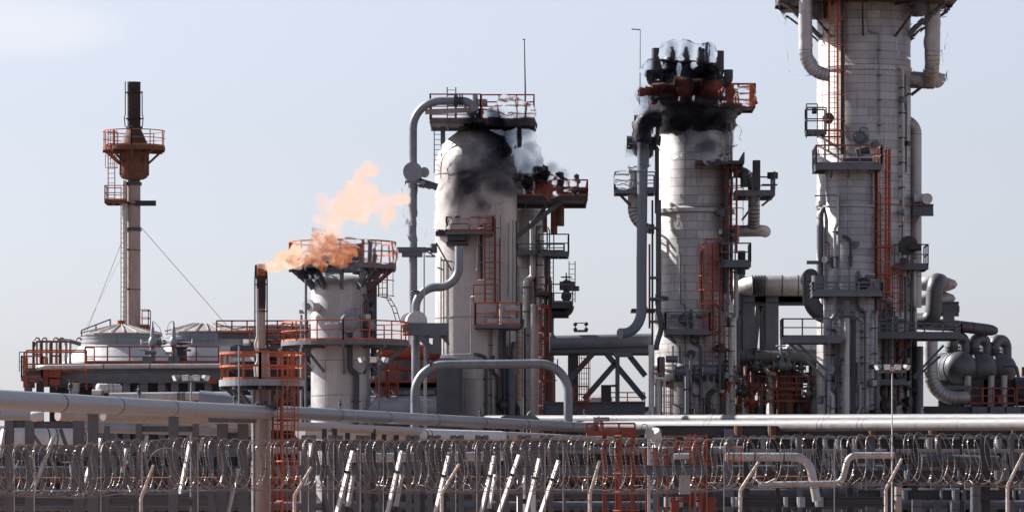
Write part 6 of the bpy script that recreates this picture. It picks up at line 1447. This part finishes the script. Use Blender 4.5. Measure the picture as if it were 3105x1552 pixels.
# one loop sprung loose near the first arm
lp = []
for i in range(40):
    th = math.pi * (.02 + i / 39 * 1.15); c = b1(1620, 900)
    lp.append(P((c[0] + math.cos(th) * 62 + 5, c[1] - math.sin(th) * 72), D, -.4 - .2 * math.sin(th)))
o = T.part('loose_loop', MB().tube(lp, .009, 5), wire_m)
lw = MB()
for (tab, dz) in ((edge_b, 0), (edge_b, 3), (edge_t, 6)):
    lw.tube([P((x, lerp(tab, x) + dz + rng.uniform(-2, 2)), D, .1) for x in range(-60, 3180, 60)], .006, 5)
T.part('line_wire', lw, wire_m)
tw = MB()
for x in range(-40, 3160, 44):
    x_ = x + rng.uniform(-8, 8); y = lerp(edge_b, x_); tw.tube([P((x_ + rng.uniform(-16, 16), y - rng.uniform(2, 26)), D, rng.uniform(-.2, .3)) for _ in range(4)], .0055, 4)
T.part('wire_tangle', tw, wire_m)['kind'] = 'stuff'
tb = MB()
for x in (X1(125), X1(320), X1(970), X1(1370), X1(1915), X2(1005), X2(1250), X2(1510), X2(1735), X3(455), X3(660), X3(890), X3(1325), X3(1500), X3(1740), X4_(1080), X5_(170)):
    tb.tube([(px_x(x, D), D + .3, 0), (px_x(x, D), D + .3, px_z(1340, D))], .009, 6)
T.part('picket', tb, wire_m)

# ================================================================ flame, smoke, added dark puffs and shimmering hot air
def blob(blobs, D, vox, disp, scale, seed=0, depth=1.0, oct=4):
    """closed lumpy body: union of balls, remeshed and roughened. blobs: (x, y, r px[, dy])"""
    mb = MB()
    k_ = 1 / F * D
    bm_pts = []
    for b in blobs:
        c = P((b[0], b[1]), D, b[3] if len(b) > 3 else 0); r_ = b[2] * k_
        prof = [(r_ * math.sin(math.pi * j / 14), -r_ * math.cos(math.pi * j / 14)) for j in range(15)]
        s_ = MB().lathe(prof, 0, 0, 24, (0, 0, 1), (0, 0, 0))
        mb.add([Vector((v.x, v.y * depth, v.z)) + c for v in s_.v], s_.f)
    me = bpy.data.meshes.new('tmp'); me.from_pydata(mb.v, [], mb.f); ob = bpy.data.objects.new('tmp', me); C.objects.link(ob)
    m_ = ob.modifiers.new('r', 'REMESH'); m_.mode = 'VOXEL'; m_.voxel_size = vox
    dg = bpy.context.evaluated_depsgraph_get(); dg.update()
    ev = ob.evaluated_get(dg).to_mesh()
    v = [p.co.copy() for p in ev.vertices]; nn = [p.normal.copy() for p in ev.vertices]; f = [tuple(p.vertices) for p in ev.polygons]
    ob.evaluated_get(dg).to_mesh_clear(); bpy.data.objects.remove(ob); bpy.data.meshes.remove(me)
    sh = Vector((seed * 7.1, seed * 3.3, seed))
    out = []
    for p, n in zip(v, nn):
        d = noise.fractal(p * scale + sh, .9, 2.1, oct)
        e = noise.noise_vector(p * scale * .5 + sh) * disp * .8
        out.append(p + n * d * disp + e)
    r = MB(); r.v = out; r.f = f
    return r
def volmat(name, col, dens, emit=0.0, nscale=.5, lo=.35, hi=.65, floor=0.0, col2=None, scatter=None):
    m = bpy.data.materials.new(name); m.use_nodes = True; t = m.node_tree; t.nodes.clear(); lk = t.links.new
    o = t.nodes.new('ShaderNodeOutputMaterial'); tc = t.nodes.new('ShaderNodeTexCoord')
    n = t.nodes.new('ShaderNodeTexNoise'); n.inputs['Scale'].default_value = nscale; n.inputs['Detail'].default_value = 5; n.inputs['Roughness'].default_value = .62; n.inputs['Distortion'].default_value = .6
    lk(tc.outputs['Object'], n.inputs['Vector'])
    mr = t.nodes.new('ShaderNodeMapRange'); mr.inputs[1].default_value = lo; mr.inputs[2].default_value = hi; mr.inputs[3].default_value = floor * dens; mr.inputs[4].default_value = dens
    lk(n.outputs[0], mr.inputs[0])
    ab = t.nodes.new('ShaderNodeVolumeAbsorption'); ab.inputs['Color'].default_value = (0, 0, 0, 1); lk(mr.outputs[0], ab.inputs['Density'])
    last = ab.outputs[0]
    if emit:
        em = t.nodes.new('ShaderNodeEmission')
        mu = t.nodes.new('ShaderNodeMath'); mu.operation = 'MULTIPLY'; mu.inputs[1].default_value = emit; lk(mr.outputs[0], mu.inputs[0]); lk(mu.outputs[0], em.inputs['Strength'])
        n2 = t.nodes.new('ShaderNodeTexNoise'); n2.inputs['Scale'].default_value = nscale * 1.3; n2.inputs['Detail'].default_value = 4; lk(tc.outputs['Object'], n2.inputs['Vector'])
        mx = t.nodes.new('ShaderNodeMix'); mx.data_type = 'RGBA'; mx.inputs[6].default_value = (*col, 1); mx.inputs[7].default_value = (*(col2 or col), 1)
        mr2 = t.nodes.new('ShaderNodeMapRange'); mr2.inputs[1].default_value = .48; mr2.inputs[2].default_value = .68; lk(n2.outputs[0], mr2.inputs[0]); lk(mr2.outputs[0], mx.inputs[0])
        lk(mx.outputs[2], em.inputs['Color'])
        ad = t.nodes.new('ShaderNodeAddShader'); lk(last, ad.inputs[0]); lk(em.outputs[0], ad.inputs[1]); last = ad.outputs[0]
    lk(last, o.inputs['Volume'])
    return m
DF = 200.0
def zz2(l): return [(*z2(b[0], b[1]), b[2] / 1.515, *(b[3:])) for b in l]
fl = zz2([(160, 505, 12), (180, 496, 17), (205, 485, 22), (235, 470, 27), (265, 458, 30), (300, 450, 36), (345, 425, 40), (395, 400, 46), (440, 360, 48), (480, 320, 46), (450, 270, 60), (430, 215, 45), (410, 250, 34), (520, 230, 80), (560, 180, 62), (600, 250, 75), (600, 140, 56), (630, 85, 44), (665, 75, 30), (640, 180, 70), (690, 220, 72), (740, 190, 50), (700, 280, 50), (710, 320, 30), (770, 170, 36), (790, 190, 26), (540, 320, 34), (500, 165, 30)])
flm = volmat('flame_gas', (.425, .285, .225), 3.6, 1.0, 1.6, .34, .60, .03, (.41, .315, .28))
f_ = build('gas_flame', blob(fl, DF, .09, .52, 1.4, 1, .8, 7), flm, None, P(z2(155, 500), DF), smooth=False)
f_['label'] = 'ragged peach coloured gas flame blowing right from the small black flare tip'; f_['category'] = 'flame'
jet = zz2([(150 + i * 9, 508 - i * 3.6, 13 + i * 2.1) for i in range(17)])
jt = build('flame_root', blob(jet, DF, .04, .14, 3.2, 5, 1.0, 5), volmat('flame_root_gas', (.43, .27, .19), 16, 1.0, 2.5, .34, .5, .15, (.45, .34, .28)), None, P(z2(155, 500), DF), smooth=False)
jt.parent = f_; jt.location = (0, 0, 0)
br = zz2([(500, 440, 44), (545, 405, 34), (580, 400, 24), (350, 470, 40), (400, 480, 34), (285, 470, 22), (330, 455, 34), (370, 430, 44), (420, 410, 52), (470, 400, 52), (520, 395, 44), (420, 360, 34), (560, 385, 28), (300, 500, 18)])
wis = build('sooty_wisp', blob(br, DF - 1.0, .07, .42, 2.2, 2, .6, 7), volmat('sooty_flame', (.19, .060, .026), 4.5, 1.0, 2.8, .38, .60, .05, (.40, .22, .15)), None, P(z2(155, 500), DF), smooth=False)
wis.parent = f_; wis.matrix_parent_inverse = Matrix.Identity(4); wis.location = (0, 0, 0)
wis['label'] = 'rusty brown sooty part of the flame'
# added dark puffs: shade and heat blur on the dome, heat blur at the crown
def zz3(l): return [(*z3(b[0], b[1]), b[2] / 2.147) for b in l]
def zz5(l): return [(*z5(b[0], b[1]), b[2] / 1.84) for b in l]
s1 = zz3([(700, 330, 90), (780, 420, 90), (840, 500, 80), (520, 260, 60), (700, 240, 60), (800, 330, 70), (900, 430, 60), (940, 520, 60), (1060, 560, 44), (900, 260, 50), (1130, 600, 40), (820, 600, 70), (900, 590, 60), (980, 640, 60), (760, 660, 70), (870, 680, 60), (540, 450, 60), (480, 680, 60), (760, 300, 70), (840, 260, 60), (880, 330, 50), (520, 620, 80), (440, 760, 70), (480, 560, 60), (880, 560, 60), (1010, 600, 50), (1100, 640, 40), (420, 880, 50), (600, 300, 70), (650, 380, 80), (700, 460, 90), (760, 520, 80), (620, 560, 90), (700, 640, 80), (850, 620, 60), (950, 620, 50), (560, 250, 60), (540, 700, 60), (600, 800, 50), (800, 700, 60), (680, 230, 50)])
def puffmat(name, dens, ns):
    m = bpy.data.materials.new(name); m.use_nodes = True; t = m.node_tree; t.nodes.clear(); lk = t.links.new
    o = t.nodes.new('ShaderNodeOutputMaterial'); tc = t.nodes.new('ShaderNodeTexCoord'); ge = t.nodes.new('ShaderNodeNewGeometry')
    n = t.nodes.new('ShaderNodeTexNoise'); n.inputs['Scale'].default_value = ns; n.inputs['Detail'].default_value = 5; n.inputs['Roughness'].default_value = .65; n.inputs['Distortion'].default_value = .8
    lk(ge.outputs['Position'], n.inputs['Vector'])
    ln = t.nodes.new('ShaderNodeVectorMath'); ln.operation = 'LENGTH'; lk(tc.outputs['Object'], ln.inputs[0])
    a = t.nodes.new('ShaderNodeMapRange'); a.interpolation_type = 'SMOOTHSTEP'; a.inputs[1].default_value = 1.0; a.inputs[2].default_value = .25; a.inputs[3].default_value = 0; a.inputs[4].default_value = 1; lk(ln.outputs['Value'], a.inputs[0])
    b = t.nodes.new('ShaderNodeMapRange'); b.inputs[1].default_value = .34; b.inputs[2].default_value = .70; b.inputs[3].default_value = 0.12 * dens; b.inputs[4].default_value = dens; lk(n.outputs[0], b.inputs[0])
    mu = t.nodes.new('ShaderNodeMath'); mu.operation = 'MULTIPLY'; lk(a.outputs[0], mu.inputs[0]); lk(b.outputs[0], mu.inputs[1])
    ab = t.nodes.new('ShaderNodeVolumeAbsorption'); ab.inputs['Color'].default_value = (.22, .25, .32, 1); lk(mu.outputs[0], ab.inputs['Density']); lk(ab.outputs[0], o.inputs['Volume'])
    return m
unit = MB().lathe([(math.sin(math.pi * j / 12), -math.cos(math.pi * j / 12)) for j in range(13)], 0, 0, 20)
def smoke(puffs, D, m, label):  # absorbing puffs: smoke by the flame, shade and heat blur elsewhere
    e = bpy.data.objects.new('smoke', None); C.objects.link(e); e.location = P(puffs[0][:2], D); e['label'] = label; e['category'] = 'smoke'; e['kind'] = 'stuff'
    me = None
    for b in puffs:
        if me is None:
            o = build('dark_puff', unit, m, e, (0, 0, 0)); me = o.data
        else: o = bpy.data.objects.new('dark_puff', me); C.objects.link(o); o.parent = e
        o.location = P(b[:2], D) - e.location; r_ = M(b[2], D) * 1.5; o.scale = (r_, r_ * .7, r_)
smoke(s1, 313.5, puffmat('shade_blur_dark', 3.0, .6), 'added dark puffs for shade and heat blur across the domed vessel')
s2 = zz5([(440, 300, 40), (530, 280, 55), (545, 190, 30), (620, 290, 55), (632, 190, 32), (730, 290, 65), (742, 190, 32), (460, 420, 60), (560, 440, 70), (680, 440, 80), (780, 440, 50), (420, 560, 70), (560, 560, 80), (700, 560, 80), (790, 560, 50), (390, 690, 50), (380, 600, 50), (830, 620, 50), (850, 700, 40), (440, 250, 26), (548, 160, 34), (636, 152, 32), (744, 160, 34), (540, 340, 60), (700, 340, 70), (440, 480, 60), (820, 540, 60), (330, 720, 40), (400, 420, 50), (860, 420, 50), (540, 240, 40), (625, 240, 40), (735, 240, 44), (740, 700, 60), (600, 640, 60)])
smoke(s2, 313, puffmat('heat_blur_dark', 3.0, .9), 'added dark puffs for heat blur at the crown and vents of the middle tower')
smoke(zz2([(340, 500, 50), (390, 520, 50), (300, 480, 34), (450, 480, 50), (520, 440, 50), (420, 440, 56)]), 286, puffmat('dark_smoke_low', 2.4, 1.2), 'dark smoke at the top platform of the short column under the flame')
# hot shimmering air: clear gas bodies that bend the view
def heatmat(name, ior, strength, scale):
    m = bpy.data.materials.new(name); m.use_nodes = True; t = m.node_tree; t.nodes.clear(); lk = t.links.new
    o = t.nodes.new('ShaderNodeOutputMaterial'); rf = t.nodes.new('ShaderNodeBsdfRefraction'); rf.inputs['IOR'].default_value = ior; rf.inputs['Roughness'].default_value = 0.38
    lk(rf.outputs[0], o.inputs['Surface'])
    return m
heat = heatmat('hot_air', 1.0065, .5, 1.0)
def hot(blobs, D, label, vox=.2, disp=.2, depth=.35):
    o = build('heat_haze', blob(blobs, D, vox, disp, 2.3, len(label), depth, 4), heat, None, P((blobs[0][0], blobs[0][1]), D), smooth=True)
    o['label'] = label; o['category'] = 'hot air'; o['kind'] = 'stuff'
hot(zz3([(160, 740, 90), (160, 850, 80), (170, 960, 80), (260, 800, 100), (330, 880, 90), (400, 760, 110), (500, 600, 130), (600, 450, 140), (650, 300, 130), (780, 200, 120), (860, 320, 110), (900, 480, 110), (950, 620, 110), (1060, 680, 90), (700, 680, 130), (560, 820, 110), (860, 220, 110), (1180, 680, 60)]), 302, 'shimmering hot air over the domed vessel')
hot(zz5([(440, 280, 70), (545, 180, 70), (635, 180, 70), (742, 190, 70), (540, 320, 90), (660, 330, 90), (760, 330, 80), (400, 460, 90), (560, 480, 110), (720, 480, 110), (860, 470, 90), (960, 430, 70), (420, 620, 100), (560, 660, 110), (720, 680, 110), (850, 640, 90), (360, 760, 80), (280, 900, 60), (780, 760, 80)]), 300, 'shimmering hot air over the crown of the middle tower')
hot(zz2([(440, 420, 70), (540, 430, 70), (640, 430, 60), (730, 440, 50), (380, 500, 60), (470, 500, 50), (330, 520, 40), (600, 400, 50)]), 270, 'shimmering hot air above the short column', .3, .2)
def zz7(l): return [(*z7(b[0], b[1]), b[2] / 1.84) for b in l]
hot(zz7([(200, 30, 100), (240, 180, 110), (250, 330, 110), (330, 120, 90), (950, 60, 110), (960, 230, 110), (960, 400, 110), (850, 250, 90), (400, 60, 90)]), 306, 'shimmering hot air at the upper flanks of the tallest tower', .4, .25)

# ================================================================ things that turned out to be one mesh need no Empty
for e in [o for o in C.objects if o.type == 'EMPTY' and o.parent is None]:
    ch = list(e.children)
    if len(ch) == 1 and not ch[0].children:
        c = ch[0]; c.parent = None; c.location = e.location
        nm = e.name.split('.')[0]
        for key in ('label', 'category', 'group'):
            if key in e: c[key] = e[key]
        bpy.data.objects.remove(e); c.name = nm
